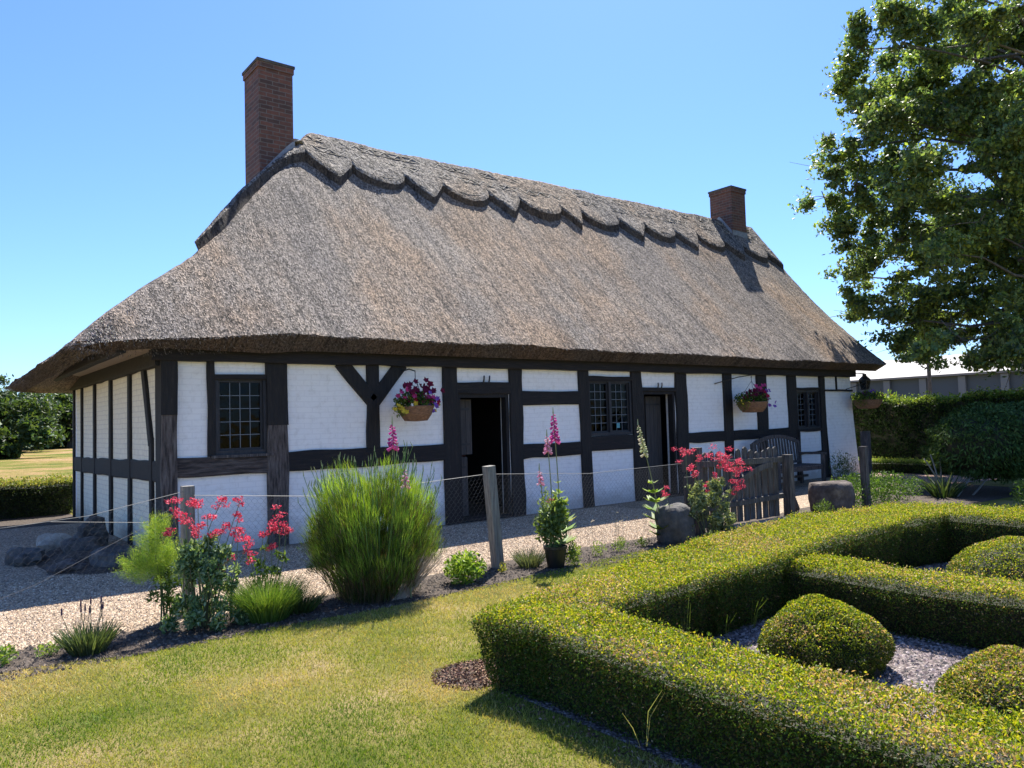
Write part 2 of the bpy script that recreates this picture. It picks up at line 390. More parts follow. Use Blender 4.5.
def fieldmat():
    m, nt, b = mat_new('dry_field'); c = coords(nt, (.8, .6, 1), (0, 0, R(20)))
    n = N(nt, 'ShaderNodeTexNoise', Scale=.22, Detail=8, Roughness=.7); nt.links.new(c, n.inputs[0])
    r = ramp(nt, n.outputs[0], [(.38, (.09, .115, .022)), (.46, (.17, .16, .04)), (.53, (.29, .20, .085)), (.62, (.33, .22, .13))])
    f = N(nt, 'ShaderNodeTexNoise', Scale=9, Detail=6, Roughness=.8); nt.links.new(c, f.inputs[0])
    r2 = ramp(nt, f.outputs[0], [(.3, (.6, .6, .6)), (.7, (1.3, 1.3, 1.3))])
    mx = N(nt, 'ShaderNodeMix', data_type='RGBA', blend_type='MULTIPLY'); mx.inputs[0].default_value = 1
    nt.links.new(r.outputs[0], mx.inputs[6]); nt.links.new(r2.outputs[0], mx.inputs[7]); nt.links.new(mx.outputs[2], b.inputs['Base Color'])
    b.inputs['Roughness'].default_value = 1; b.inputs['Specular IOR Level'].default_value = .05
    bump(nt, b, f.outputs[0], .8, .1); return m
M['field'] = fieldmat()

# ------------------------------------------------------------------ setting: ground sheets
def sheet(name, poly, z, mat):
    o = MB().add([(x, y, z) for x, y in poly], [tuple(range(len(poly)))]).build(name, mat); return structure(o)
sheet('ground', [(-900, -300), (900, -300), (900, 1200), (-900, 1200)], -.012, M['field'])
sheet('lawn', [(-14, -30), (30, -30), (30, -3.2), (18, -2.9), (7.0, -3.3), (4.4, -3.78), (3.2, -3.9), (1.9, -4.03), (.9, -4.12), (-.4, -4.05), (-1.2, -4.1), (-1.64, -3.92), (-3, -3.75), (-14, -3.6)], 0.0, M['lawn'])
sheet('gravel_path', [(-14, -3.42), (9, -3.30), (13.4, -3.0), (16.2, -3.0), (16.2, .3), (.2, .3), (.2, 5.4), (-14, 5.4)], -.004, M['gravel'])
sheet('gravel_path', [(16.2, -3.0), (18.2, -3.0), (18.2, 8.0), (16.2, 8.0)], -.005, M['gravel'])
sheet('garden_bed', [(-14, -3.62), (-3, -3.78), (-1.64, -3.95), (-1.2, -4.12), (-.4, -4.07), (.9, -4.14), (1.9, -4.05), (3.2, -3.92), (4.4, -3.80), (5.6, -3.74), (8.4, -3.85), (9.4, -4.6), (14.5, -4.9), (15.0, -2.9), (9.2, -2.95), (8.3, -3.1), (6.4, -3.2), (5.2, -3.2), (3.9, -3.1), (2.1, -3.2), (.65, -3.32), (-.2, -3.38), (-1.95, -3.42), (-14, -3.40)], .004, M['soil'])
sheet('parterre_gravel', [(.3, -10.5), (8.2, -10.5), (6.2, -6.3), (.3, -6.5)], .005, M['chips'])
sheet('brick_path', [(13.4, -2.65), (15.9, -3.3), (18.3, -3.3), (18.3, 0.2), (16.5, 0.2), (16.5, -.9), (13.4, -.9)], .008, M['paving'])
sheet('hedge_soil', [(-14, 5.4), (0.0, 5.4), (0.0, 8.2), (-14, 8.2)], -.002, M['soil'])

# loose pebbles: nobody could count them
def pebbles(name, n, x0, x1, y0, y1, mat_cols, r0, r1, z, label, mask=None):
    P = np.stack([rng.uniform(x0, x1, n), rng.uniform(y0, y1, n), np.full(n, z)], 1)
    if mask is not None: P = P[mask(P)]
    n = len(P); r = rng.uniform(r0, r1, n)[:, None]
    base = np.array([(1, 0, 0), (0, 1, 0), (-1, 0, 0), (0, -1, 0), (0, 0, .75)], float)
    ang = rng.uniform(0, 6.28, n); ca, sa = np.cos(ang), np.sin(ang)
    B = np.broadcast_to(base, (n, 5, 3)).copy() * (1 + rng.uniform(-.3, .3, (n, 5, 3)))
    X = B[..., 0] * ca[:, None] - B[..., 1] * sa[:, None]; Y = B[..., 0] * sa[:, None] + B[..., 1] * ca[:, None]
    B = np.stack([X, Y, B[..., 2]], -1) * r[:, None] + P[:, None]
    F0 = np.array([(0, 1, 4), (1, 2, 4), (2, 3, 4), (3, 0, 4)])
    F = (F0[None] + 5 * np.arange(n)[:, None, None]).reshape(-1, 3)
    cols = np.array(mat_cols)[rng.integers(0, len(mat_cols), n)] * rng.uniform(.8, 1.15, (n, 1))
    mb = MB(); mb.add(B.reshape(-1, 3), F, np.repeat(cols, 5, 0))
    o = mb.build(name, M['colour']); return tag(o, label, None, kind='stuff')
GC = [(.44, .32, .21), (.54, .40, .27), (.66, .54, .40), (.34, .24, .15), (.50, .35, .23), (.20, .145, .10)]
o = pebbles('gravel', 60000, -2.4, 7.5, -3.45, -.15, GC, .006, .014, -.004, 'loose buff gravel scattered along the path before the cottage')
CC = [(.20, .155, .15), (.28, .22, .205), (.44, .37, .35), (.08, .07, .07), (.24, .18, .17)]
o = pebbles('gravel', 26000, .6, 6.0, -9.2, -6.5, CC, .008, .017, .005, 'pinkish grey stone chips inside the clipped hedge garden')
BC = [(.05, .035, .025), (.10, .075, .055), (.16, .12, .09), (.03, .022, .018)]
o = pebbles('gravel', 9000, -2.2, 9.0, -4.15, -3.3, BC, .008, .02, .003, 'bark chips and crumbs of soil in the flower bed')

# ------------------------------------------------------------------ cottage
cot = thing('cottage', 'timber framed cottage with white walls, black beams and a thatched roof', 'cottage', (0, 0, 0))
RX0, RX1, RY0, RY1, RZ0, RZR = -1.10, 17.35, -.55, 7.15, 2.78, 7.0
def smin(a, b, k): 
    h = np.clip(.5 + .5 * (b - a) / k, 0, 1); return b * (1 - h) + a * h - k * h * (1 - h)
def roofz(X, Y):
    s = (RZR - RZ0) / (3.3 - RY0)
    zf = RZ0 + (Y - RY0) * s; zb = RZ0 + (RY1 - Y) * s
    Xf = X; X = X - .16 * np.maximum(Y - .6, 0) * np.clip((X - RX0) / .9, 0, 1) * np.clip((4.5 - X) / 1.5, 0, 1)   # the hip is slightly twisted
    zl = RZ0 + (X - RX0) * (RZR - RZ0) / 4.15
    zl = zl - .29 * np.exp(-((X - .6) / .95) ** 2)
    X = Xf; z = smin(smin(zf, zb, .12), zl, .16)
    t = (z - RZ0) / (RZR - RZ0)
    z = z - (.10 + .16 * np.exp(-((17.35 - X) / 1.3) ** 2)) * np.sin(np.pi * np.clip(t, 0, 1))
    z = z - np.clip((1.5 - X) / 2.5, 0, 1) * (.19 + .13 * np.clip(Y / 7, 0, 1)) * np.clip(1 - t, 0, 1)
    z = z - .06 * np.exp(-((X - 5.5) / 2.2) ** 2) * t + .04 * np.clip((X - 11) / 5, 0, 1) * t
    return z
gx = np.arange(RX0, RX1 + .001, (RX1 - RX0) / 460); gy = np.arange(RY0, RY1 + .001, (RY1 - RY0) / 190)
GX, GY = np.meshgrid(gx, gy, indexing='ij')
PX = GX + .03 * noise3(np.stack([GX * 0, GY, GX * 0], -1), 2.0, 3) * (np.abs(GX - RX0) < .5)
# rounded plan corners on the left eave
cr = np.clip(1 - (GX - RX0) / .5, 0, 1) * np.clip(1 - np.minimum(GY - RY0, RY1 - GY) / .5, 0, 1)
Zr = roofz(GX, GY)
nz = noise3(np.stack([GX, GY * .4, Zr * .3], -1), 3.0, 1) * .018 + noise3(np.stack([GX, GY * .5, Zr * .4], -1), 11.0, 2) * .012 + noise3(np.stack([GX, GY, Zr], -1), .7, 4) * .04
nz += noise3(np.stack([GX, GY * .6, Zr * .5], -1), 26.0, 12) * .008
Zr = Zr + nz
XX = PX + cr * .16; YY = GY + cr * .16 * np.sign(3.3 - GY)
nx, ny = GX.shape
top = np.stack([XX, YY, Zr], -1)
# underside: inset, lower
IX = RX0 + .30 + (GX - RX0) * (RX1 - RX0 - .38) / (RX1 - RX0); IY = RY0 + .27 + (GY - RY0) * (RY1 - RY0 - .54) / (RY1 - RY0)
IX = IX + cr * .16; IY = IY + cr * .16 * np.sign(3.3 - GY)
Lf = np.clip((.9 - GX) / 1.2, 0, 1)
Zu = roofz(GX, GY) - .17 + .115 * Lf - .30 * (1 - .45 * Lf) * np.clip((roofz(GX, GY) - RZ0) / .6, 0, 1)
Zu = np.where(GX < .3, np.minimum(Zu, 2.95), Zu)
bot = np.stack([IX, IY, Zu], -1)
def gridF(nx, ny, off=0, flip=False):
    i, j = np.meshgrid(np.arange(nx - 1), np.arange(ny - 1), indexing='ij')
    a = i * ny + j; F = np.stack([a, a + ny, a + ny + 1, a + 1], -1).reshape(-1, 4) + off
    return F[:, ::-1] if flip else F
mb = MB()
mb.add(top.reshape(-1, 3), gridF(nx, ny))
mb.add(bot.reshape(-1, 3), gridF(nx, ny, 0, True))
n0 = nx * ny
ring = [i * ny for i in range(nx)] + [(nx - 1) * ny + j for j in range(1, ny)] + [i * ny + ny - 1 for i in range(nx - 2, -1, -1)] + [j for j in range(ny - 2, 0, -1)]
ring = np.array(ring); r2 = np.roll(ring, -1)
def rim(mb, topv, botv, ring, name='cut_edge', par=None):
    mb = MB(); a = topv.reshape(-1, 3)[ring]; b = botv.reshape(-1, 3)[ring]; k = len(ring); i = np.arange(k); j = (i + 1) % k
    m_ = (a + b) / 2
    mb.add(np.concatenate([a, b]), np.stack([i, i + k, j + k, j], -1)); return mb
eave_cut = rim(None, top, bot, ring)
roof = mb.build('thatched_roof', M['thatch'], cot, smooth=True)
eave_cut.build('eave_edge', M['thatch_cut_shaded'], roof)

# loose straw ends: eave fringe and stubble over the near slope
def straw_batch(P, D, L, W, c0=(.52, .46, .38)):
    n = len(P); B = unit(np.cross(D, rng.normal(size=(n, 3))))
    t = rng.uniform(.35, 1.2, (n, 1)); col = np.array(c0) * t
    return P, D, B, L, W, col
def roof_normal(X, Y):
    e = .03; dx = (roofz(X + e, Y) - roofz(X - e, Y)) / (2 * e); dy = (roofz(X, Y + e) - roofz(X, Y - e)) / (2 * e)
    return unit(np.stack([-dx, -dy, np.ones_like(X)], -1))
mb = MB()
n = 5000   # front eave fringe
X = rng.uniform(RX0 + .1, RX1, n); k = rng.uniform(0, 1, n)
Y = RY0 + .27 * k
Z = roofz(X, np.full(n, RY0)) * 1.0 - .17 * k
P = np.stack([X, Y, Z], 1); D = unit(np.stack([rng.normal(0, .25, n), -.7 + rng.normal(0, .2, n), -.75 + rng.normal(0, .2, n)], 1))
mb.tris(*[P - D * .02, D, unit(np.cross(D, rng.normal(size=(n, 3)))), rng.uniform(.02, .05, n), rng.uniform(.006, .012, n), np.array([.30, .25, .20]) * rng.uniform(.2, 1.1, (n, 1))])
n = 4000   # left eave fringe
Y = rng.uniform(RY0 + .1, RY1 - .1, n); k = rng.uniform(0, 1, n)
X = RX0 + .30 * k; Z = roofz(np.full(n, RX0), Y) - .06 * k
P = np.stack([X, Y, Z], 1); D = unit(np.stack([-.7 + rng.normal(0, .2, n), rng.normal(0, .25, n), -.75 + rng.normal(0, .2, n)], 1))
mb.tris(P, D, unit(np.cross(D, rng.normal(size=(n, 3)))), rng.uniform(.02, .05, n), rng.uniform(.006, .012, n), np.array([.25, .20, .16]) * rng.uniform(.2, 1.1, (n, 1)))
n = 190000  # stubble over front slope
X = rng.uniform(RX0 + .1, RX1 - .05, n); Y = RY0 + (3.3 - RY0) * rng.uniform(0, 1, n) ** 1.05
keep = (Y - RY0) < (X - RX0) * .95; X, Y = X[keep], Y[keep]; n = len(X)
q = noise3(np.stack([X, Y * .4, Y * 0], -1), 3.0, 1) * 0
Z = roofz(X, Y) + noise3(np.stack([X, Y * .4, roofz(X, Y) * .3], -1), 3.0, 1) * .018 + noise3(np.stack([X, Y, roofz(X, Y)], -1), .7, 4) * .04
Nn = roof_normal(X, Y); dn = unit(np.stack([rng.normal(0, .35, n), np.full(n, -.64), np.full(n, -.77)], 1))
D = unit(dn + Nn * rng.uniform(.15, .55, (n, 1)))
mb.tris(np.stack([X, Y, Z], 1) - Nn * .01, D, unit(np.cross(D, Nn) + rng.normal(0, .3, (n, 3))), rng.uniform(.025, .06, n), rng.uniform(.005, .010, n),
        (np.array([.36, .31, .265]) + rng.normal(0, .02, (n, 3))) * rng.uniform(.15, 1.3, (n, 1)))
mb.build('straw_stubble', M['straw'], roof)

# scalloped ridge cap
cusp = [(.70, .86), (1.4, 1.42), (2.23, 2.16)]
def capY(x):
    """plan Y of the cap's lower edge on the front slope (distance from ridge line 3.3)"""
    x = np.asarray(x, float)
    base = np.interp(x, [.70, .80, 1.15, 1.48, 1.92, 2.33, 2.64, 3.11], [.86, .93, 1.19, 1.52, 1.95, 2.37, 2.60, 2.78])
    cu = np.array([3.11, 3.99, 5.07, 5.98, 7.08, 7.95, 9.09, 9.75, 10.92, 11.87, 12.94, 13.9, 14.95, 15.85, 16.9, 17.9])
    k = np.clip(np.searchsorted(cu, x, side='right') - 1, 0, len(cu) - 2); fr = np.clip((x - cu[k]) / (cu[k + 1] - cu[k]), 0, 1)
    pointed = 1 - np.abs(2 * fr - 1) ** 1.15
    rounded = np.sqrt(np.clip(1 - (2 * fr - 1) ** 2, 0, 1))
    d = np.where(k % 2 == 0, pointed * .37, rounded * .25)
    return np.where(x < 3.11, base, 2.74 - .012 * (x - 3) - d)
cx = np.unique(np.concatenate([np.arange(.70, 17.30, .035), [17.30]]))
m = 61; t = np.linspace(0, 1, m)
yf = capY(cx); yb = 6.6 - yf
CY = yf[:, None] + (yb - yf)[:, None] * t[None]; CX = np.broadcast_to(cx[:, None], CY.shape).copy()
CX = np.maximum(CX, .70 + 1.25 * np.clip((np.minimum(CY, 6.6 - CY) - .95) / 1.45, 0, 1) + .10 * np.clip(CY - 1.0, 0, 4) * (CX < 2.2))
CZ = roofz(CX, CY)
edge = np.minimum(np.minimum(t, 1 - t)[None] * (yb - yf)[:, None], (CX - .70) * 1.0)
off = (.15 + .03 * np.clip(edge / .05, 0, 1)) * np.clip(.55 + (CX - .70) / 1.2, .55, 1)
tz = CZ + off + noise3(np.stack([CX, CY, CZ], -1), 14.0, 8) * .014 + noise3(np.stack([CX, CY, CZ], -1), 3.0, 9) * .02
Ncap = roof_normal(CX, CY)
topv = np.stack([CX, CY, tz], -1)
botv = np.stack([CX, CY, CZ - .05], -1)
# lean the cut edge out perpendicular to the slope
topv[..., 0] = CX + np.where(CX < 3.0, -.06 * np.clip((3.0 - CX), 0, 1), 0)
mb = MB(); nx2, ny2 = CX.shape
mb.add(topv.reshape(-1, 3), gridF(nx2, ny2)); mb.add(botv.reshape(-1, 3), gridF(nx2, ny2, 0, True))
n0 = nx2 * ny2
ring = np.array([i * ny2 for i in range(nx2)] + [(nx2 - 1) * ny2 + j for j in range(1, ny2)] + [i * ny2 + ny2 - 1 for i in range(nx2 - 2, -1, -1)] + [j for j in range(ny2 - 2, 0, -1)])
capo = mb.build('ridge_cap', M['thatch_cap'], cot)
rim(None, topv, botv, ring).build('cap_edge', M['thatch_cut_shaded'], capo)
# hazel rods (liggers) pegged along the cap
mb = MB()
def capline(dy, x0=3.2, x1=17.1, step=.1):
    xs = np.arange(x0, x1, step); return [(x, y, float(roofz(np.array(x), np.array(y))) + .175) for x, y in ((x, dy(x)) for x in xs)]
for q in (.07,): mb.tube(capline(lambda x, q=q: float(capY(x)) + q + .02, step=.06), .006, 4, (.16, .14, .12))
for yy in (2.84, 2.94, 3.08, 3.18): mb.tube(capline(lambda x, yy=yy: yy + .01 * math.sin(x * 2 + yy * 9), 3.2, 17.1, .3), .007, 4, (.20, .17, .14))
xs = np.arange(3.3, 17.0, .16)
for i, x in enumerate(xs):
    for (a, b) in ((2.84, 2.94), (3.08, 3.18)):
        y0, y1 = (a, b) if i % 2 else (b, a)
        pa = (x, y0, float(roofz(np.array(x), np.array(y0))) + .18); pb = (x + .16, y1, float(roofz(np.array(x + .16), np.array(y1))) + .18)
        mb.tube([pa, pb], .008, 4, (.42, .37, .30))
n = 42000
X = rng.uniform(2.2, 17.25, n); Y = capY(X) + .03 + (3.3 - capY(X)) * rng.uniform(0, 1, n)
Z = roofz(X, Y) + .16; Nn = roof_normal(X, Y); D = unit(np.stack([rng.normal(0, .6, n), np.full(n, -.64), np.full(n, -.77)], 1) + Nn * rng.uniform(.1, .5, (n, 1)))
mb.tris(np.stack([X, Y, Z], 1) - Nn * .01, D, unit(np.cross(D, Nn)), rng.uniform(.03, .08, n), rng.uniform(.006, .013, n), np.array([.42, .375, .32]) * rng.uniform(.08, 1.5, (n, 1)))
mb.build('hazel_rods', M['straw'], capo)

# chimneys
def chimney(x0, x1, y0, y1, zb, zt):
    mb = MB(); mb.box(x0, x1, y0, y1, zb, zt - .13)
    mb.box(x0 - .02, x1 + .02, y0 - .02, y1 + .02, zt - .13, zt - .03)
    c = mb.build('chimney', M['brick'], cot)
    q = MB(); q.box(x0 - .035, x1 + .035, y0 - .035, y1 + .035, zt - .03, zt + .02); q.build('chimney_cap', M['stone'], c)
    return c
c1 = chimney(2.28, 2.90, 2.86, 3.58, 4.6, 8.05)
c2 = chimney(15.80, 16.45, 2.86, 3.60, 5.6, 8.05)
for ch, (x0, x1) in ((c1, (2.28, 2.90)), (c2, (15.80, 16.45))):
    mb = MB(); V = []
    m_ = 10
    for i in range(m_ + 1):
        x = x0 - .02 + (x1 - x0 + .04) * i / m_; z = float(roofz(np.array(x), np.array(2.86))) + .16
        V += [(x, 2.845, z + .14), (x, 2.842, z - .02), (x, 2.76, z - .22)]
    mb.add(V, [(i * 3 + a, (i + 1) * 3 + a, (i + 1) * 3 + a + 1, i * 3 + a + 1) for i in range(m_) for a in (0, 1)])
    V = []
    for i in range(m_ + 1):
        y = 2.86 + .72 * i / m_; z = float(roofz(np.array(x0), np.array(y))) + .15
        V += [(x0 - .012, y, z + .12), (x0 - .015, y, z - .05), (x0 - .10, y, z - .30)]
    mb.add(V, [(i * 3 + a, (i + 1) * 3 + a, (i + 1) * 3 + a + 1, i * 3 + a + 1) for i in range(m_) for a in (0, 1)])
    mb.build('flashing', M['lead'], ch)
for (x, s) in ((3.02, 1), (16.62, .8)):
    MB().blob((x, 3.04, float(roofz(np.array(x), np.array(3.04))) + .23), (.13 * s, .16 * s, .05), 3, .5, 6, 9, sc=3).build('mortar_fillet', M['palestone'], cot)

# walls with real openings
TOPZ = 2.9
def wall_front():
    mb = MB(); y0, y1 = 0.0, .22
    # (x0,x1, zfrom, zto) solid pieces between openings
    op = [(.60, 1.30, 1.27, 2.27), (4.37, 5.40, 0.0, 2.05), (7.22, 8.36, 1.28, 2.31), (8.66, 9.62, 0.0, 2.10), (13.96, 14.98, 1.19, 2.13)]
    x = 0.0
    for (a, b, z0, z1) in op:
        mb.box(x, a, y0, y1, 0, TOPZ)
        if z0 > 0: mb.box(a, b, y0, y1, 0, z0)
        mb.box(a, b, y0, y1, z1, TOPZ); x = b
    mb.box(x, 16.42, y0, y1, 0, TOPZ)
    # battered, slightly bulging brick panel at the right-hand end
    return mb.build('front_wall', M['white'], cot)
wall_front()
mb = MB(); V = []
for i in range(13):
    z = 2.46 * i / 12; w = .10 * (1 - i / 12) ** 1.5
    V += [(15.2, -.02 - w, z), (16.46 + w, -.02 - w, z), (16.46 + w, .24, z)]
mb.add(V, [(i * 3 + a, i * 3 + a + 1, i * 3 + a + 4, i * 3 + a + 3) for i in range(12) for a in (0, 1)]); mb.build('brick_end_panel', M['white'], cot)
MB().box(0.0, .2, .22, 6.38, 0, TOPZ).build('side_wall', M['cream'], cot)
MB().box(0, 16.42, 6.38, 6.6, 0, TOPZ).build('back_wall', M['white'], cot)
MB().box(16.2, 16.42, .22, 6.38, 0, TOPZ + .2).build('end_wall', M['white'], cot)
mb = MB(); V = []   # gable triangle below the thatch at the far end
MB().add([(16.2, .1, 3.0), (16.2, 6.5, 3.0), (16.2, 3.3, 6.5), (16.4, .1, 3.0), (16.4, 6.5, 3.0), (16.4, 3.3, 6.5)], [(0, 1, 2), (3, 5, 4), (0, 3, 4, 1), (1, 4, 5, 2), (2, 5, 3, 0)]).build('gable', M['white'], cot)
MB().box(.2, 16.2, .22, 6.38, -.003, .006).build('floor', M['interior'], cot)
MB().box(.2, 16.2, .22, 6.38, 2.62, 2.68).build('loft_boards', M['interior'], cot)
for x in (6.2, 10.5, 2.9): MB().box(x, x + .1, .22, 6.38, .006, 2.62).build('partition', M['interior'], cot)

# timber frame, each member a part
sd = [0]
def post(x0, x1, z0, z1, mat='timber', d=.05, wob=.02, y=0.0, lean=0.0):
    sd[0] += 1; xm = (x0 + x1) / 2
    return MB().beam((xm + lean, y - d / 2 + .006, z0), (xm, y - d / 2 + .006, z1), (x1 - x0), d, (0, -1, 0), wob, seed=sd[0]).build('timber_post', M[mat], cot)
def rail(x0, x1, z0, z1, mat='timber_h', d=.044, wob=.018, z0b=None):
    sd[0] += 1; a = (z0 + z1) / 2
    return MB().beam((x0, -d / 2 + .005, a), (x1, -d / 2 + .005, a if z0b is None else z0b), (z1 - z0), d, (0, -1, 0), wob, seed=sd[0]).build('timber_rail', M[mat], cot)
MB().beam((-.17, -.06, 2.62), (16.55, -.06, 2.62), .32, .14, (0, -1, 0), .012, seed=91).build('wall_plate', M['timber_h'], cot)
post(-.055, .145, 1.78, 2.5, 'timber', .09, y=-.0)
post(-.045, .135, 0, 1.78, 'timber_w', .075, y=-.0)
post(.52, .605, 1.24, 2.5, d=.04)
post(1.29, 1.565, 0.0, 1.62, 'timber_w', .055); post(1.285, 1.56, 1.62, 2.5, 'timber', .06)
post(2.77, 2.97, 1.25, 2.5)
post(4.09, 4.36, 0, 2.5, 'timber'); post(5.41, 5.68, 0, 2.5, 'timber')
post(6.99, 7.23, 0, 2.5, lean=.05); post(8.34, 8.64, 0, 2.5, lean=.06); post(9.64, 9.98, 0, 2.5)
post(11.21, 11.48, 0, 2.5, lean=-.03); post(12.40, 12.77, 1.2, 2.5); post(12.45, 12.72, 0, 1.05); post(13.62, 13.97, 1.0, 2.5); post(14.97, 15.2, 0, 2.5, lean=.05); post(13.90, 14.04, 0, 1.2)
rail(.13, 1.30, .985, 1.24, 'timber_wh', wob=.02); rail(1.56, 4.10, .99, 1.255); rail(5.67, 7.0, .945, 1.185); rail(5.67, 7.0, 1.85, 2.09)
rail(7.22, 8.36, .985, 1.27); rail(9.96, 13.7, 1.035, 1.245); rail(13.97, 15.0, 1.135, 1.19); rail(13.97, 15.0, .60, .66); rail(15.18, 16.42, 2.10, 2.14, d=.1)
rail(.60, 1.30, 2.225, 2.30); rail(4.35, 5.42, 2.035, 2.235); rail(7.22, 8.36, 2.28, 2.36); rail(8.62, 9.66, 2.085, 2.155); rail(13.95, 15.0, 2.12, 2.19)
sd[0] += 1; MB().beam((15.75, -.03, 2.13), (15.75, -.03, 2.47), .05, .04, (0, -1, 0)).build('timber_post', M['timber'], cot)
for (a, b) in (((2.36, 2.50), (2.86, 1.93)), ((3.36, 2.50), (2.88, 1.93))):
    sd[0] += 1
    MB().beam((a[0], -.022, a[1]), (b[0], -.022, b[1]), .20, .052, (0, -1, 0), .01, seed=sd[0]).build('timber_brace', M['timber'], cot)
# side wall timbers (wall plane x = 0, looking left)
def spost(y0, y1, z0, z1, lean=0):
    sd[0] += 1; ym = (y0 + y1) / 2
    MB().beam((-.012, ym, z0), (-.012, ym + lean, z1), y1 - y0, .042, (-1, 0, 0), .012, seed=sd[0]).build('timber_post', M['timber'], cot)
for (a, b) in ((1.75, 1.90), (3.07, 3.22), (4.42, 4.54), (5.66, 5.76), (6.52, 6.62)): spost(a, b, 0, 2.5)
spost(.50, .64, 0, 1.5); spost(.0, .30, 0, 2.5)
sd[0] += 1; MB().beam((-.016, .57, 1.42), (-.016, .98, 2.45), .15, .046, (-1, 0, 0), .012, seed=77).build('timber_brace', M['timber'], cot)
MB().beam((-.008, .15, 1.07), (-.008, 6.6, 1.0), .27, .030, (-1, 0, 0), .016, seed=78).build('timber_rail', M['timber'], cot)
MB().beam((-.04, -.02, 2.50), (-.04, 6.62, 2.50), .20, .12, (-1, 0, 0), .012, seed=79).build('wall_plate', M['timber'], cot)
# outrigged eave beam and boarded soffit round the left end
MB().beam((-.52, -.22, 2.60), (-.52, 6.85, 2.56), .15, .10, (-1, 0, 0), .008, seed=80).build('eave_beam', M['timber'], cot)
MB().beam((-.50, -.20, 2.68), (.1, -.20, 2.68), .16, .10, (0, -1, 0), .006, seed=81).build('eave_beam', M['timber'], cot)
MB().box(-.50, -.06, -.12, 6.8, 2.585, 2.60).build('soffit', noisemat('soffit_boards', [(.3, (.28, .22, .16)), (.7, (.42, .34, .26))], 4, (1, 10, 1), bs=.5), cot)
MB().add([(-1.0, -.42, 2.62), (-.52, -.2, 2.66), (-.52, 6.85, 2.64), (-1.0, 6.9, 2.50)], [(0, 1, 2, 3)]).build('eave_underside', M['thatch_under'], cot)

# windows
def window(x0, x1, z0, z1, lights, cols, rows, sill=True, depth=.05):
    f = MB(); w = .055
    f.box(x0, x0 + w, -.015, depth + .03, z0, z1); f.box(x1 - w, x1, -.015, depth + .03, z0, z1)
    f.box(x0 + w, x1 - w, -.014, depth + .03, z1 - w, z1); f.box(x0 + w, x1 - w, -.014, depth + .03, z0, z0 + w)
    lw = (x1 - x0 - 2 * w - (lights - 1) * .06) / lights
    for k in range(1, lights):
        xa = x0 + w + k * lw + (k - 1) * .06; f.box(xa, xa + .06, -.013, depth + .02, z0 + w, z1 - w)
    win = f.build('window', M['frame'], cot)
    for k in range(lights):
        xa = x0 + w + k * (lw + .06); xb = xa + lw
        MB().add([(xa, depth, z0 + w), (xb, depth, z0 + w), (xb, depth, z1 - w), (xa, depth, z1 - w)], [(0, 1, 2, 3)]).build('pane', M['glass'], win)
        q = MB(); e = .03
        q.box(xa, xa + e, depth - .025, depth - .002, z0 + w, z1 - w); q.box(xb - e, xb, depth - .025, depth - .002, z0 + w, z1 - w)
        q.box(xa + e, xb - e, depth - .025, depth - .002, z0 + w, z0 + w + e); q.box(xa + e, xb - e, depth - .025, depth - .002, z1 - w - e, z1 - w)
        q.build('casement', M['frame'], win)
        q = MB(); xa += e; xb -= e; za = z0 + w + e; zb = z1 - w - e
        for i in range(1, cols):
            x = xa + (xb - xa) * i / cols; q.box(x - .005, x + .005, depth - .012, depth - .003, za, zb)
        for j in range(1, rows):
            z = za + (zb - za) * j / rows; q.box(xa, xb, depth - .0125, depth - .0035, z - .005, z + .005)
        q.build('glazing_bars', M['leadcame'], win)
    if sill: MB().box(x0 - .05, x1 + .08, -.07, .02, z0 - .035, z0 + .0).build('sill', M['darkwood'], win)
    return win
w1 = window(.60, 1.30, 1.25, 2.28, 1, 4, 5)
w2 = window(7.22, 8.37, 1.27, 2.31, 2, 3, 6, False)
w3 = window(13.96, 14.99, 1.19, 2.13, 2, 3, 6, False, .08)
MB().box(7.98, 8.06, .02, .03, 1.40, 1.49).build('notice', M['labelblue'], w2)

# doors: frames, dark leaves standing open inside
def doorframe(x0, x1, z1):
    q = MB(); q.box(x0, x0 + .06, -.01, .12, 0, z1); q.box(x1 - .06, x1, -.01, .12, 0, z1); q.box(x0 + .06, x1 - .06, -.009, .12, z1 - .07, z1)
    q.box(x0, x1, -.03, .18, 0, .05)
    return q.build('door_frame', M['timber'], cot)
df1 = doorframe(4.37, 5.40, 2.05); df2 = doorframe(8.66, 9.62, 2.10)
def leaf(parent, x0, x1, z0, z1, y, boards):
    q = MB()
    for i in range(boards):
        a = x0 + (x1 - x0) * i / boards; b = x0 + (x1 - x0) * (i + 1) / boards - .006
        q.box(a, b, y, y + .035, z0, z1)
    d = q.build('door', M['door'], parent)
    for z in (z0 + .15, z1 - .18): MB().box(x0 + .02, x1 - .05, y - .008, y - .001, z, z + .035).build('strap_hinge', M['iron'], d)
    return d
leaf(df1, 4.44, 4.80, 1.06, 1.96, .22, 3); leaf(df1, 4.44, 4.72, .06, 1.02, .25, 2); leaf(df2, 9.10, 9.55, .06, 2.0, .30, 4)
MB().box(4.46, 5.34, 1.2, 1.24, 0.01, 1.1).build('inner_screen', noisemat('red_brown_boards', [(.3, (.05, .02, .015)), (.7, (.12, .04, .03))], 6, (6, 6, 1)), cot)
for x in (4.86, 4.97, 9.08, 9.19):
    q = MB(); z = 2.235 if x < 6 else 2.155
    q.tube([(x, -.05, z - .02), (x + .01, -.06, z + .05), (x + .02, -.05, z + .10)], [.014, .013, .012], 6, (.01, .01, .01)); q.build('peg', M['iron'], cot)

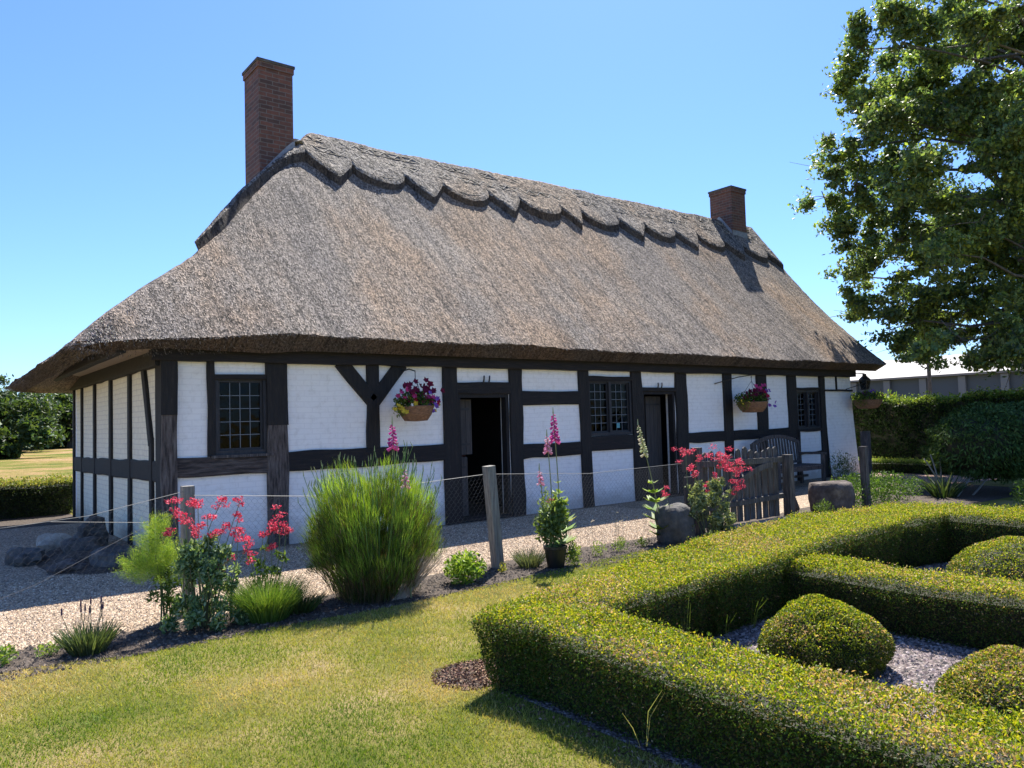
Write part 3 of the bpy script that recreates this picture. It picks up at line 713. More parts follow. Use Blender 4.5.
# ------------------------------------------------------------------ hanging baskets and lantern
def cloud(mb, c, r, n, L, W, pal, var=.25, shell=.6, updir=0.0, kind='leaf'):
    d = unit(rng.normal(size=(n, 3))); k = rng.uniform(shell, 1, (n, 1)) ** .7
    P = np.array(c) + d * k * np.array(r)
    T = unit(rng.normal(size=(n, 3)) + d * .6 + np.array([0, 0, updir])); B = unit(np.cross(T, rng.normal(size=(n, 3))))
    col = np.array(pal)[rng.integers(0, len(pal), n)] * rng.uniform(1 - var, 1 + var, (n, 1))
    mb.leaves(P, T, B, rng.uniform(.7, 1.3, n) * L, rng.uniform(.7, 1.3, n) * W, col); return mb
GREEN = [(.06, .12, .02), (.09, .16, .03), (.04, .09, .02), (.12, .19, .05)]
def basket(loc, label, r, drop, flowers, arm, scale=1.0, shade=False):
    t = thing('hanging_basket', label, 'hanging basket', loc, 'hanging baskets under the eaves')
    x, y, z = loc  # z = rim height
    q = MB(); q.lathe((x, y, z), [(.02, -.22 * scale), (r * .62, -.21 * scale), (r * .85, -.12 * scale), (r * 1.0, 0), (r * .95, .01), (r * .5, -.03)], 24); q.build('basket', M['wicker'], t)
    q = MB()
    for k in range(3):
        a = k * 2.1 + .4; q.tube([(x + r * .95 * math.cos(a), y + r * .95 * math.sin(a), z), (x, y, z + drop)], .004, 4)
    q.tube([(x, y, z + drop), (x, y, z + drop + .08)], .006, 5)
    q.build('chain', M['iron'], t)
    q = MB()
    q.tube(arm, .010, 6); q.build('bracket', M['iron'], t)
    q = MB(); cloud(q, (x, y, z + .08), (r * 1.25, r * 1.1, .17 * scale), 1400, .045, .028, GREEN, shell=.2)
    cloud(q, (x - r * .9, y, z - .02), (r * .5, r * .5, .16), 300, .04, .022, [(.20, .24, .05), (.10, .15, .03)], shell=.1)
    q.build('foliage', M['leaf'], t)
    q = MB()
    for (dx, dz, col, rr, cnt) in flowers:
        for k in range(cnt):
            a = rng.normal(0, 1, 3); c = np.array([x + dx * r + a[0] * .06, y - abs(a[1]) * .12 - .05, z + dz + a[2] * .05])
            d = unit(np.array([rng.normal(0, .5), -1, .5 + rng.normal(0, .3)])); u = unit(np.cross(d, [0, 0, 1])); v = np.cross(d, u)
            for p in range(5):
                an = p * 1.2566; T = u * math.cos(an) + v * math.sin(an)
                q.leaves((c + T * rr * .5)[None], (T + d * .25)[None], np.cross(T, d)[None], rr, rr * .8, np.array(col)[None] * rng.uniform(.7, 1.2))
    q.build('flowers', M['petal'], t)
    return t
MG, PK, PU, YE, RD = (.16, .008, .04), (.65, .06, .22), (.28, .12, .50), (.75, .55, .05), (.38, .01, .04)
basket((3.36, -.42, 1.84), 'wicker hanging basket of dark red and pink petunias beside the timber brace', .27, .42,
       [(-.8, .22, MG, .05, 7), (-.2, .27, MG, .05, 10), (.35, .27, MG, .055, 10), (.8, .20, MG, .05, 9), (1.0, .10, RD, .045, 5), (-1.0, .15, PK, .045, 6), (.3, .12, PK, .05, 9), (.85, .05, PU, .045, 10), (.2, .16, PU, .04, 4),
        (-1.25, -.02, YE, .045, 8), (-.55, -.0, YE, .045, 3), (1.1, -.02, YE, .035, 2), (-.75, .02, (.8, .8, .7), .03, 2), (-.3, .1, RD, .045, 5)], [(3.36, .0, 2.38), (3.36, -.25, 2.40), (3.36, -.42, 2.36), (3.36, -.42, 2.33)])
basket((11.60, -.45, 1.84), 'wicker hanging basket of pink and lilac flowers on the bracket above the bench', .33, .45,
       [(-.6, .22, MG, .06, 8), (0, .26, PK, .055, 9), (.4, .22, MG, .055, 9), (.8, .14, PU, .055, 9), (-1.0, .1, MG, .05, 5), (.2, .12, RD, .05, 6), (-.2, .14, PK, .05, 6), (1.15, .0, PU, .05, 6), (-1.2, -.05, YE, .035, 3)],
       [(10.9, -.03, 2.25), (11.35, -.3, 2.38), (11.60, -.45, 2.42), (11.60, -.45, 2.36)])
basket((16.45, -.45, 1.86), 'wicker hanging basket of purple flowers at the far corner under the lantern', .36, .42,
       [(-.7, .15, (.12, .03, .14), .05, 8), (-.2, .2, PU, .045, 5), (.4, .16, MG, .05, 6), (.9, .1, PK, .045, 3), (.1, .05, YE, .035, 2)], [(16.2, .0, 2.14), (16.35, -.3, 2.24), (16.45, -.45, 2.33), (16.45, -.45, 2.28)])
lt = thing('lantern', 'black iron coach lantern fixed at the far corner of the cottage', 'lantern', (16.75, -.25, 2.10))
q = MB(); 
for a in range(4):
    s = [(-1, -1), (1, -1), (1, 1), (-1, 1)][a]
    q.tube([(16.75 + s[0] * .07, -.25 + s[1] * .07, 2.14), (16.75 + s[0] * .10, -.25 + s[1] * .10, 2.38)], .009, 4)
q.box(16.67, 16.83, -.33, -.17, 2.12, 2.145); q.lathe((16.75, -.25, 2.38), [(.15, 0), (.14, .02), (.05, .11), (.05, .15), (.015, .16)], 8)
q.tube([(16.45, .1, 2.50), (16.6, -.1, 2.56), (16.75, -.25, 2.54)], .012, 6); q.build('lantern_frame', M['iron'], lt)
q = MB()
V = [(16.75 + sx * r, -.25 + sy * r, z) for (r, z) in ((.068, 2.147), (.096, 2.377)) for sx, sy in ((-1, -1), (1, -1), (1, 1), (-1, 1))]
q.add(V, [(0, 1, 5, 4), (1, 2, 6, 5), (2, 3, 7, 6), (3, 0, 4, 7)]); q.build('glass', M['glass'], lt)

# ------------------------------------------------------------------ bench, gate, fence, stones
t = thing('garden_bench', 'weathered wooden garden bench with an arched slatted back against the cottage wall', 'bench', (12.6, -.7, 0))
BX0, BX1, BYF, BYB = 11.65, 13.45, -.98, -.42
q = MB()
for i in range(5): q.box(BX0 + .03, BX1 - .03, BYF + .02 + i * .105, BYF + .105 + i * .105, .425, .45)
q.build('seat', M['darkwood'], t)
for (x) in (BX0, BX1 - .07):
    MB().box(x, x + .07, BYF, BYF + .07, 0, .66).build('leg', M['darkwood'], t)
    MB().beam((x + .035, BYB, 0), (x + .035, BYB + .08, .95), .07, .06, (0, -1, 0)).build('leg', M['darkwood'], t)
    MB().box(x - .01, x + .08, BYF - .04, BYB + .02, .66, .70).build('armrest', M['darkwood'], t)
q = MB(); n = 15
arch = lambda u: .92 + .16 * math.sin(math.pi * u) ** .8
for i in range(n):
    u = (i + .5) / n; x = BX0 + .07 + (BX1 - BX0 - .14) * u
    q.beam((x, BYB + .02, .47), (x, BYB + .07, arch(u) - .03), .055, .02)
q.beam((BX0 + .07, BYB + .02, .50), (BX1 - .07, BYB + .02, .50), .06, .035)
prev = None
for i in range(25):
    u = i / 24; p = (BX0 + .03 + (BX1 - BX0 - .06) * u, BYB + .07, arch(u))
    if prev: q.beam(prev, p, .08, .04)
    prev = p
q.build('backrest', M['darkwood'], t)
q = MB(); q.box(BX0 + .07, BX1 - .07, BYF + .01, BYF + .045, .34, .42); q.box(BX0 + .07, BX1 - .07, -.6, -.56, .16, .21); q.build('apron', M['darkwood'], t)

t = thing('picket_gate', 'weathered grey wooden picket gate with rounded tops and a curved brace', 'gate', (7.0, -3.5, 0))
gx0, gx1, gyy = 5.95, 7.80, -3.52
def picket(mb, x, y, z0, z1, w, d=.022):
    V = [(x - w / 2, z0), (x + w / 2, z0), (x + w / 2, z1 - .07), (x + w * .36, z1 - .025), (x, z1), (x - w * .36, z1 - .025), (x - w / 2, z1 - .07)]
    n = len(V); mb.add([(a, y, b) for a, b in V] + [(a, y + d, b) for a, b in V], [tuple(range(n)), tuple(range(2 * n - 1, n - 1, -1))] + [(i, i + n, (i + 1) % n + n, (i + 1) % n) for i in range(n)])
for i in range(12):
    x = gx0 + .12 + i * .151 + random.uniform(-.012, .012); q = MB(); picket(q, x, gyy + .03, .06 + random.uniform(0, .02), 1.08 + random.uniform(-.02, .02) + .03 * math.sin(i * 1.3), .112); q.build('picket', M['darkwood'], t)
MB().beam((gx0, gyy, .93), (gx1 + .05, gyy, .90), .08, .055).build('rail', M['darkwood'], t)
MB().beam((gx0, gyy, .33), (gx1 + .05, gyy, .36), .07, .055).build('rail', M['darkwood'], t)
q = MB(); prev = None
for i in range(9):
    u = i / 8; p = (gx0 + .3 + 1.3 * u, gyy - .015, .38 + .46 * math.sin(u * math.pi / 2))
    if prev: q.beam(prev, p, .085, .05)
    prev = p
q.build('brace', M['darkwood'], t)
t = thing('gate_post', 'grey gate post with a leaning strut right of the picket gate', 'post', (7.92, -3.55, 0))
MB().beam((7.90, -3.58, -.1), (7.90, -3.58, .97), .12, .12, wob=.006, seed=5).build('post', M['darkwood'], t)
q = MB(); q.beam((7.98, -3.54, .62), (8.35, -3.35, .26), .08, .07); q.beam((8.35, -3.35, .26), (8.62, -3.25, .05), .08, .07); q.build('strut', M['darkwood'], t)
t = thing('gate_post', 'grey boarded gate post between the round stone and the picket gate', 'post', (5.8, -3.5, 0))
MB().beam((5.90, -3.48, -.1), (5.90, -3.48, 1.16), .12, .10, wob=.006, seed=6).build('post', M['darkwood'], t)
q = MB(); q.box(5.60, 5.80, -3.50, -3.47, .85, 1.14); q.box(5.62, 5.80, -3.50, -3.475, .1, .78); q.build('board', M['door'], t)
tag(MB().beam((6.05, -3.62, .03), (7.85, -3.66, .03), .12, .07, (0, 0, 1), .008, seed=9).build('threshold', M['greywood'], org=(0, 0, 0)), 'worn wooden threshold lying under the picket gate', 'threshold')

def fence_post(x, y, h, w, lean, label, mat='greywood', cap=False):
    t = MB(); t.beam((x, y, -.1), (x + lean[0], y + lean[1], h), w, w, wob=.004, seed=int(abs(x * 10))); o = t.build('fence_post', M[mat], org=(x, y, 0)); return tag(o, label, 'fence post', 'posts of the netting fence')
fence_post(2.57, -3.41, 1.11, .105, (-.10, 0), 'leaning grey square fence post between the lime green bush and the pot of foxgloves')
fence_post(-.55, -3.05, 1.10, .095, (0.0, 0), 'upright grey fence post behind the red valerian, before the white wall')
fence_post(9.66, -3.85, 1.02, .10, (.0, .02), 'dark thin fence post just right of the square brown stone', 'darkwood')
fence_post(14.88, -1.18, 1.12, .16, (-.03, 0), 'thick dark fence post beyond the cottage corner before the tall hedge', 'darkwood')

# chicken wire netting, real hexagons between the posts
def netting(pts_top, z0, label, sag=.02, hexw=.055, crumple=0.0):
    pts_top = np.array(pts_top, float); seg = np.linalg.norm(np.diff(pts_top[:, :2], axis=0), axis=1); cum = np.concatenate([[0], np.cumsum(seg)])
    def P(s, h):
        x = np.interp(s, cum, pts_top[:, 0]); y = np.interp(s, cum, pts_top[:, 1]); zt = np.interp(s, cum, pts_top[:, 2])
        k = np.searchsorted(cum, s) - 1; k = max(0, min(len(seg) - 1, k)); u = (s - cum[k]) / seg[k]
        zt -= sag * 4 * u * (1 - u)
        z = z0 + (zt - z0) * h
        c = crumple * noise3(np.array([[s * 1.3, h * 2, 0.]]), 1.5, 3)[0]
        return np.array([x + c * .5, y + c + .02 * math.sin(s * 5 + h * 4), z + c * .6 * h])
    L = cum[-1]; H = np.mean(pts_top[:, 2]) - z0; nx = int(L / hexw); nz = int(H / (hexw * .6))
    a = MB()
    S = []
    for j in range(nz + 1):
        for i in range(nx):
            s = (i + (.5 if j % 2 else 0)) * hexw; h = j / nz
            S.append((s, h))
    def seg_(p, q, r): a.tube([P(*p), P(*q)], r, 3, cap=False)
    for j in range(nz + 1):
        for i in range(nx):
            s = (i + (.5 if j % 2 else 0)) * hexw
            h0 = j / nz; dh = .33 / nz
            if h0 + dh > 1 or s + hexw > L: continue
            seg_((s, h0), (s, h0 + dh), .0008)                       # twisted upright
            if j < nz:
                seg_((s, h0 + dh), (s + hexw / 2, (j + 1) / nz), .0007)
                if s > hexw / 2: seg_((s, h0 + dh), (s - hexw / 2, (j + 1) / nz), .0007)
    o = a.build('netting', M['wire'])
    return o
nf = thing('wire_fence', 'chicken wire netting strung along the path edge between the grey posts', 'wire fence', (0, -3.35, 0))
line = [(-.55, -3.10, 1.02), (.6, -3.3, .93), (2.47, -3.36, 1.02), (4.0, -3.38, .93), (5.84, -3.42, .96)]
nn = netting(line, .04, ''); nn.parent = nf; nn.location = (0, 3.35, 0)
q = MB(); q.tube(line[:3], .0028, 4); q.tube(line[2:], .0028, 4); q.build('top_wire', M['wire'], nf)
nf2 = thing('wire_fence', 'slack crumpled chicken wire sagging left of the first post towards the stone pile', 'wire fence', (-1.5, -3.1, 0))
line = [(-3.6, -3.2, .60), (-2.6, -3.15, .86), (-1.9, -3.25, .90), (-1.35, -3.22, .93), (-.57, -3.08, 1.06)]
nn = netting(line, .02, '', .03, .06, .06); nn.parent = nf2; nn.location = (1.5, 3.1, 0)
q = MB(); q.tube(line, .0022, 4); q.tube([(-2.6, -3.0, .12), (-1.7, -3.1, .42), (-1.1, -3.1, .70), (-.57, -3.08, .92)], .002, 4); q.tube([(-1.6, -3.12, .9), (-.9, -3.1, .82), (-.57, -3.08, .98)], .002, 4)
q.build('top_wire', M['wire'], nf2)

o = MB().blob((5.12, -3.72, .22), (.22, .20, .27), 4, .14, 14, 22, box=.55, sc=1.6).build('staddle_stone', M['stone'], org=(5.12, -3.72, 0), smooth=True); tag(o, 'round topped dark grey stone block beside the white foxglove', 'stone')
o = MB().blob((9.02, -3.62, .22), (.30, .26, .27), 9, .10, 14, 22, box=.85, sc=1.8).build('stone_block', M['brownstone'], org=(9.02, -3.62, 0), smooth=True); tag(o, 'square brown stone block standing right of the gate strut', 'stone')
for (c, r, s, mt, lb) in (((-1.0, 1.7, .08), (.22, .14, .17), 11, 'palestone', 'pale rounded boulder at the back of the stone pile by the side wall'),
                          ((-1.35, 1.1, .05), (.2, .22, .13), 12, 'stone', 'low grey boulder at the left of the stone pile'),
                          ((-.75, .9, .08), (.24, .2, .19), 13, 'stone', 'dark lumpy boulder in the middle of the stone pile'),
                          ((-.55, .0, .06), (.24, .22, .15), 14, 'stone', 'dark rough boulder nearest the corner post of the cottage'),
                          ((-1.05, .1, .03), (.18, .18, .09), 15, 'brownstone', 'flat brown boulder in front of the stone pile'),
                          ((-.45, 2.2, .10), (.2, .3, .22), 16, 'stone', 'dark boulder leaning against the cream side wall')):
    o = MB().blob(c, r, s, .45, 10, 14, sc=1.7, box=.3).build('boulder', M[mt], org=(c[0], c[1], 0)); tag(o, lb, 'boulder', 'stone pile by the side wall')

V = []; nn = 30
for i in range(nn):
    for j in range(nn):
        u, v = i / (nn - 1) * 2 - 1, j / (nn - 1) * 2 - 1; k = max(0, 1 - u * u - v * v)
        x, y = -.70 + .60 * u, .85 + 1.3 * v
        V.append((x, y, -.02 + .16 * k * (1 + .5 * float(noise3(np.array([[x, y, 0.]]), 3.5, 4)[0]))))
o = MB().add(V, gridF(nn, nn)).build('soil_mound', M['soil'], smooth=True); structure(o)
# ------------------------------------------------------------------ clipped box hedges
def pal_pick(pal, n, var=.22):
    pal = np.array(pal); return pal[rng.integers(0, len(pal), n)] * rng.uniform(1 - var, 1 + var, (n, 1)) * (1 + rng.normal(0, .05, (n, 3)))
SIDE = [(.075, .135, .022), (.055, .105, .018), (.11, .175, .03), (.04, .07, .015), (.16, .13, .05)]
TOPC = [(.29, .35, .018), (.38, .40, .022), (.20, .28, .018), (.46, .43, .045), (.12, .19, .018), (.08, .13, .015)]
TAN = [(.46, .32, .19), (.36, .23, .13), (.55, .43, .29)]
def hedge(name, label, rects, Hf, dens, leaf=.016, group=None, undercut=.08, tan=.12, side=SIDE, topc=TOPC, cat='hedge', org=None, lump=.02, core=True, sparse=1.0):
    """rects: list of (cx, cy, half length, half width, angle) in plan"""
    t = thing(name, label, cat, org or (rects[0][0], rects[0][1], 0), group)
    PP = []; NN = []; isT = []
    def inside(P, skip, sh=.03, below=False):
        r = np.zeros(len(P), bool)
        for k, (cx, cy, a, b, an) in enumerate(rects):
            if k == skip or (below and k > skip): continue
            dx = P[:, 0] - cx; dy = P[:, 1] - cy; u = dx * math.cos(an) + dy * math.sin(an); v = -dx * math.sin(an) + dy * math.cos(an)
            r |= (np.abs(u) < a - sh) & (np.abs(v) < b - sh)
        return r
    cb = MB()
    for k, (cx, cy, a, b, an) in enumerate(rects):
        ca, sa = math.cos(an), math.sin(an)
        n = int(4 * a * b * dens)
        u = rng.uniform(-a, a, n); v = rng.uniform(-b, b, n)
        P = np.stack([cx + u * ca - v * sa, cy + u * sa + v * ca, np.zeros(n)], 1)
        P[:, 2] = Hf(P[:, 0], P[:, 1]); ed = np.minimum(a - np.abs(u), b - np.abs(v))
        rd = np.clip(1 - ed / .05, 0, 1); 
        kk = ~inside(P, k, .0, True)
        P[:, 2] -= rd ** 2 * .025
        inn_ = np.zeros(n); others = inside(P, k, -.02); P[:, 2] += np.where(others, rd ** 2 * .024, 0)
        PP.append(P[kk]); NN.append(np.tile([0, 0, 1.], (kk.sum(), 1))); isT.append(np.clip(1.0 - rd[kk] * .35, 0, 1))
        per = [(-a, a, b, 0), (-a, a, -b, 0), (-b, b, a, 1), (-b, b, -a, 1)]
        for (l0, l1, o_, ax) in per:
            n = int((l1 - l0) * Hf(np.array([cx]), np.array([cy]))[0] * dens * 1.1)
            s = rng.uniform(l0, l1, n); h = rng.uniform(0, 1, n) ** .85
            inn = undercut * (1 - h) ** 1.2 + .02 * np.clip((h - .94) / .06, 0, 1) ** 2
            s = s * (1 - inn / max(abs(l0), abs(l1)))
            uu, vv = (s, np.full(n, o_)) if ax == 0 else (np.full(n, o_), s)
            if ax == 0: vv = vv - np.sign(o_) * inn
            else: uu = uu - np.sign(o_) * inn
            P = np.stack([cx + uu * ca - vv * sa, cy + uu * sa + vv * ca, np.zeros(n)], 1); P[:, 2] = h * (Hf(P[:, 0], P[:, 1]) - .02)
            nl = (0, np.sign(o_)) if ax == 0 else (np.sign(o_), 0)
            nw = np.array([nl[0] * ca - nl[1] * sa, nl[0] * sa + nl[1] * ca, .15])
            kk = ~inside(P, k, .03 + undercut)
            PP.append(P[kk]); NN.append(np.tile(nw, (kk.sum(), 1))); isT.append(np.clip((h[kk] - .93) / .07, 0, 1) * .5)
        if core:
            m = max(2, int(a / .12)); V = []; e = .045
            for i in range(m + 1):
                uu = -a + .11 + (2 * a - .22) * i / m
                for (vv, top) in ((-b + e + undercut, 0), (-b + e, 1), (b - e, 1), (b - e - undercut, 0)):
                    x = cx + uu * ca - vv * sa; y = cy + uu * sa + vv * ca
                    V.append((x, y, (Hf(np.array([x]), np.array([y]))[0] - .04 if top else 0)))
            F = [(i * 4 + j, i * 4 + j + 1, i * 4 + j + 5, i * 4 + j + 4) for i in range(m) for j in range(3)] + [(0, 1, 2, 3), (m * 4 + 3, m * 4 + 2, m * 4 + 1, m * 4)]
            V = np.array(V); V[:, 2] -= np.where(V[:, 2] > 0, .06, 0); cb.add(V, F)
    P = np.concatenate(PP); Nn = unit(np.concatenate(NN)); ft = np.concatenate(isT); n = len(P)
    P = P + Nn * (noise3(P, 5.0, 21) * lump + noise3(P, 16.0, 22) * lump * .7)[:, None] - Nn * (rng.uniform(0, 1, (n, 1)) ** 2 * .035)
    P = P + Nn * (rng.uniform(0, 1, (n, 1)) ** 9) * leaf * 2.2 * sparse
    T = unit(Nn * rng.uniform(.1, 1.1, (n, 1)) + rng.normal(0, .75, (n, 3))); B = unit(np.cross(T, rng.normal(size=(n, 3))))
    cs = pal_pick(side, n); ct = pal_pick(topc, n)
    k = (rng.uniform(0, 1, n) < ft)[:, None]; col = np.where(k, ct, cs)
    tz = (noise3(P, 1.7, 31) > .12) & (rng.uniform(0, 1, n) < .75) | (rng.uniform(0, 1, n) < .25)
    tb = (tz & (rng.uniform(0, 1, n) < tan * 2 * (ft + .10)))[:, None]; col = np.where(tb, pal_pick(TAN, n), col)
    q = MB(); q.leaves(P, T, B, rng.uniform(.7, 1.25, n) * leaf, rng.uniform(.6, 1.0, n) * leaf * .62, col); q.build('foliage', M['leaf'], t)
    if core: cb.build('twigs', M['hedge_core'], t)
    return t
HF = lambda x, y: .455 + .09 * np.clip((x - .5) / 4, 0, 1) + .012 * np.sin(x * 2.1 + y) + .01 * np.sin(y * 3.3)
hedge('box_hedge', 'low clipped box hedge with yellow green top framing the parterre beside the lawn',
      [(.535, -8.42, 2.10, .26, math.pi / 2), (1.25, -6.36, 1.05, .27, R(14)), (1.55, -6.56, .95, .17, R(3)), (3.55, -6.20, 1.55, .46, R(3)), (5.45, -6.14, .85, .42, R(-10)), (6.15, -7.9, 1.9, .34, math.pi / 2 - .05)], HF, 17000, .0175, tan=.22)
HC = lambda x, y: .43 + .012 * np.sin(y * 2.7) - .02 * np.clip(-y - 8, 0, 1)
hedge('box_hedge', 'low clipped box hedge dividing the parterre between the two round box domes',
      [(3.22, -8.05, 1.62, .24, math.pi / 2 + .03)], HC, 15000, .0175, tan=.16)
def dome(loc, r, h, label, n, leaf=.0185):
    t = thing('box_dome', label, 'topiary', loc, 'clipped box domes')
    d = unit(rng.normal(size=(n, 3))); d[:, 2] = np.abs(d[:, 2]) * 1.0
    d = unit(d); k = np.maximum(np.abs(d[:, 0]), np.abs(d[:, 1]))
    zz = d[:, 2:3]; 
    P = d * np.array([r, r, h]); f = (1 + .10 * np.sin(zz[:, 0] * 3.1))[:, None]; P[:, :2] *= f
    P[:, :2] *= (1 - .10 * np.clip(1 - P[:, 2:3] / (h * .35), 0, 1))
    P += d * (noise3(P + np.array(loc), 6.0, 41) * .03 + noise3(P, 17, 42) * .015)[:, None] - d * rng.uniform(0, 1, (n, 1)) ** 2 * .04
    T = unit(d * rng.uniform(.1, 1, (n, 1)) + rng.normal(0, .7, (n, 3))); B = unit(np.cross(T, rng.normal(size=(n, 3))))
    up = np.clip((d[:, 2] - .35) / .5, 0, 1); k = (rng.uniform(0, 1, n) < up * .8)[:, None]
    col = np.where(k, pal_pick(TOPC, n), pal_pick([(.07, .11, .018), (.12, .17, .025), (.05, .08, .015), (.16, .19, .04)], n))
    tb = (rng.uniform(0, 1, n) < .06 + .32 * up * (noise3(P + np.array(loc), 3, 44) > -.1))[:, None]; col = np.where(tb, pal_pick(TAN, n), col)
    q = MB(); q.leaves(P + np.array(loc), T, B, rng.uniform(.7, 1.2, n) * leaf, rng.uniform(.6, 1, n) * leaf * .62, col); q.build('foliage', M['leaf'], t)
    q = MB(); q.blob((loc[0], loc[1], 0), (r * .9, r * .9, h * .9), 5, .05); q.build('twigs', M['hedge_core'], t)
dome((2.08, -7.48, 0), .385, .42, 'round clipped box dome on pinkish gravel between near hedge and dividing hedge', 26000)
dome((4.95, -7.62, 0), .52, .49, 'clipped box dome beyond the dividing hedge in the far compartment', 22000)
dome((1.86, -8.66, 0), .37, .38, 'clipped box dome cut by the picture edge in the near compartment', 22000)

# stray blades and dead tuft beside the hedge corner
def grass_clump(mb, c, n, h, spread, pal, w=.006, lean=.35, curve=.25, base=.5):
    c = np.array(c, float)
    for _ in range(1):
        a = rng.uniform(0, 6.283, n); rr = np.sqrt(rng.uniform(0, 1, n)) * spread
        P0 = c + np.stack([np.cos(a) * rr * base, np.sin(a) * rr * base, np.zeros(n)], 1)
        out = np.stack([np.cos(a), np.sin(a), np.zeros(n)], 1)
        L = h * rng.uniform(.55, 1.1, n)[:, None]
        ln = (rr / spread * lean)[:, None] + rng.normal(0, .08, (n, 1))
        D1 = unit(out * ln + np.array([0, 0, 1.])); D2 = unit(out * (ln + curve * rng.uniform(0, 1.5, (n, 1))) + np.array([0, 0, 1.]) + rng.normal(0, .1, (n, 3)))
        M1 = P0 + D1 * L * .5; E = M1 + D2 * L * .5
        B = unit(np.cross(D1, rng.normal(size=(n, 3)))); W = rng.uniform(.6, 1.2, (n, 1)) * w
        V = np.stack([P0 - B * W / 2, P0 + B * W / 2, M1 + B * W / 2, M1 - B * W / 2, E + B * W * .15, E - B * W * .15], 1).reshape(-1, 3)
        k = 6 * np.arange(n)[:, None]; F = np.concatenate([k + np.array([[0, 1, 2, 3]]), k + np.array([[3, 2, 4, 5]])])
        mb.add(V, F, np.repeat(pal_pick(pal, n), 6, 0))
    return mb
pp = [(.38 + .30 * math.cos(a) * (1 + .18 * math.sin(3 * a + 1) + .1 * math.sin(7 * a)), -6.13 + .27 * math.sin(a) * (1 + .15 * math.sin(4 * a)), .004) for a in np.linspace(0, 6.283, 40, endpoint=False)]
sheet('bare_soil', [(x, y) for x, y, z in pp], .004, M['soil'])
q = MB()
n = 2600; a = rng.uniform(0, 6.283, n); rr = rng.uniform(0, 1, n) ** .6
P = np.stack([.38 + .32 * np.cos(a) * rr, -6.13 + .29 * np.sin(a) * rr, .005 + .06 * rng.uniform(0, 1, n) ** 2 * (1 - rr)], 1)
P = np.concatenate([P, np.stack([rng.normal(.22, .04, 600), rng.uniform(-10, -6.4, 600), np.full(600, .008)], 1)]); n = len(P)
T = unit(rng.normal(0, 1, (n, 3)) * np.array([1, 1, .45])); B = unit(np.cross(T, rng.normal(size=(n, 3))))
q.leaves(P, T, B, rng.uniform(.012, .035, n), rng.uniform(.006, .014, n), pal_pick([(.18, .085, .05), (.26, .14, .085), (.07, .035, .022), (.36, .23, .15)], n))
tag(q.build('leaf_litter', M['stem']), 'dead brown leaf litter on bare soil at the corner of the box hedge', 'litter', kind='stuff')
q = MB()
for (x, y, h) in ((1.25, -6.80, .30), (1.55, -6.80, .30), (2.35, -6.76, .22), (2.9, -6.82, .2), (1.95, -6.82, .2)):
    grass_clump(q, (x, y, 0.05), 6, h + .08, .05, [(.12, .18, .04), (.16, .22, .06)], .004, .4, .4)
for (x, y) in ((.3, -7.7),): grass_clump(q, (x - .12, y, 0.1), 4, .32, .05, [(.34, .32, .14)], .003, .5, .5)
tag(q.build('weed', M['leaf']), 'long weed grass blades growing through the box hedges', 'weeds', kind='stuff')

# ------------------------------------------------------------------ flower bed plants
def stalk(mb, a, b, r=.004, bend=.05, col=(.12, .17, .05), n=6):
    a = np.array(a, float); b = np.array(b, float); w = rng.normal(0, bend, 3) * np.linalg.norm(b - a); w[2] = 0
    pts = [a + (b - a) * u + w * math.sin(math.pi * u) for u in np.linspace(0, 1, n)]
    mb.tube(pts, np.linspace(r, r * .6, n), 5, col); return pts
def fl_head(mb, c, r, n, pal, fl=(1, 1, .6), size=.018):
    cloud(mb, c, (r * fl[0], r * fl[1], r * fl[2]), n, size, size * .75, pal, .3, .2)
VR = [(.58, .04, .09), (.70, .09, .15), (.44, .025, .07), (.74, .17, .22)]
def valerian(loc, label, stems, leafr, nleaf, lp, seed=0):
    t = thing('red_valerian', label, 'flowering plant', loc, 'red valerian plants in the bed')
    s = MB(); f = MB(); l = MB()
    for (dx, dy, dz, sz) in stems:
        tip = (loc[0] + dx, loc[1] + dy, dz)
        pts = stalk(s, (loc[0] + dx * .25, loc[1] + dy * .25, .02), tip, .005, .05, (.16, .20, .09))
        for k in range(max(3, int(sz / .013))):
            a = rng.normal(0, 1, 3)
            fl_head(f, (tip[0] + a[0] * sz * .45, tip[1] + a[1] * sz * .4, tip[2] - abs(a[2]) * sz * .9 + sz * .2), .034 + sz * .15, 34, VR, (1, 1, .65), .018)
        for u in (.45, .6, .75):
            p = pts[int(u * (len(pts) - 1))]; cloud(l, p, (.05, .05, .03), 7, .06, .022, lp, .25, .3)
    for k in range(34):
        u = rng.uniform(.05, 1); w_ = (1.05 - .55 * u); a = rng.uniform(0, 6.283); rr = rng.uniform(0, 1) ** .5
        cloud(l, (loc[0] + math.cos(a) * rr * leafr[0] * w_, loc[1] + math.sin(a) * rr * leafr[1] * w_, u * leafr[2] * 1.1), (.075, .07, .08), int(nleaf / 24), .055, .021, lp, .35, .1, .5)
    for k in range(12): stalk(s, (loc[0] + rng.normal(0, .03), loc[1] + rng.normal(0, .03), 0), (loc[0] + rng.normal(0, leafr[0] * .5), loc[1] + rng.normal(0, .12), leafr[2] * .8), .006, .05, (.10, .10, .05))
    s.build('stem', M['stem'], t); l.build('foliage', M['leaf'], t); f.build('flowers', M['petal'], t); return t
SL = [(.12, .20, .08), (.20, .30, .15), (.07, .13, .05), (.32, .42, .27)]
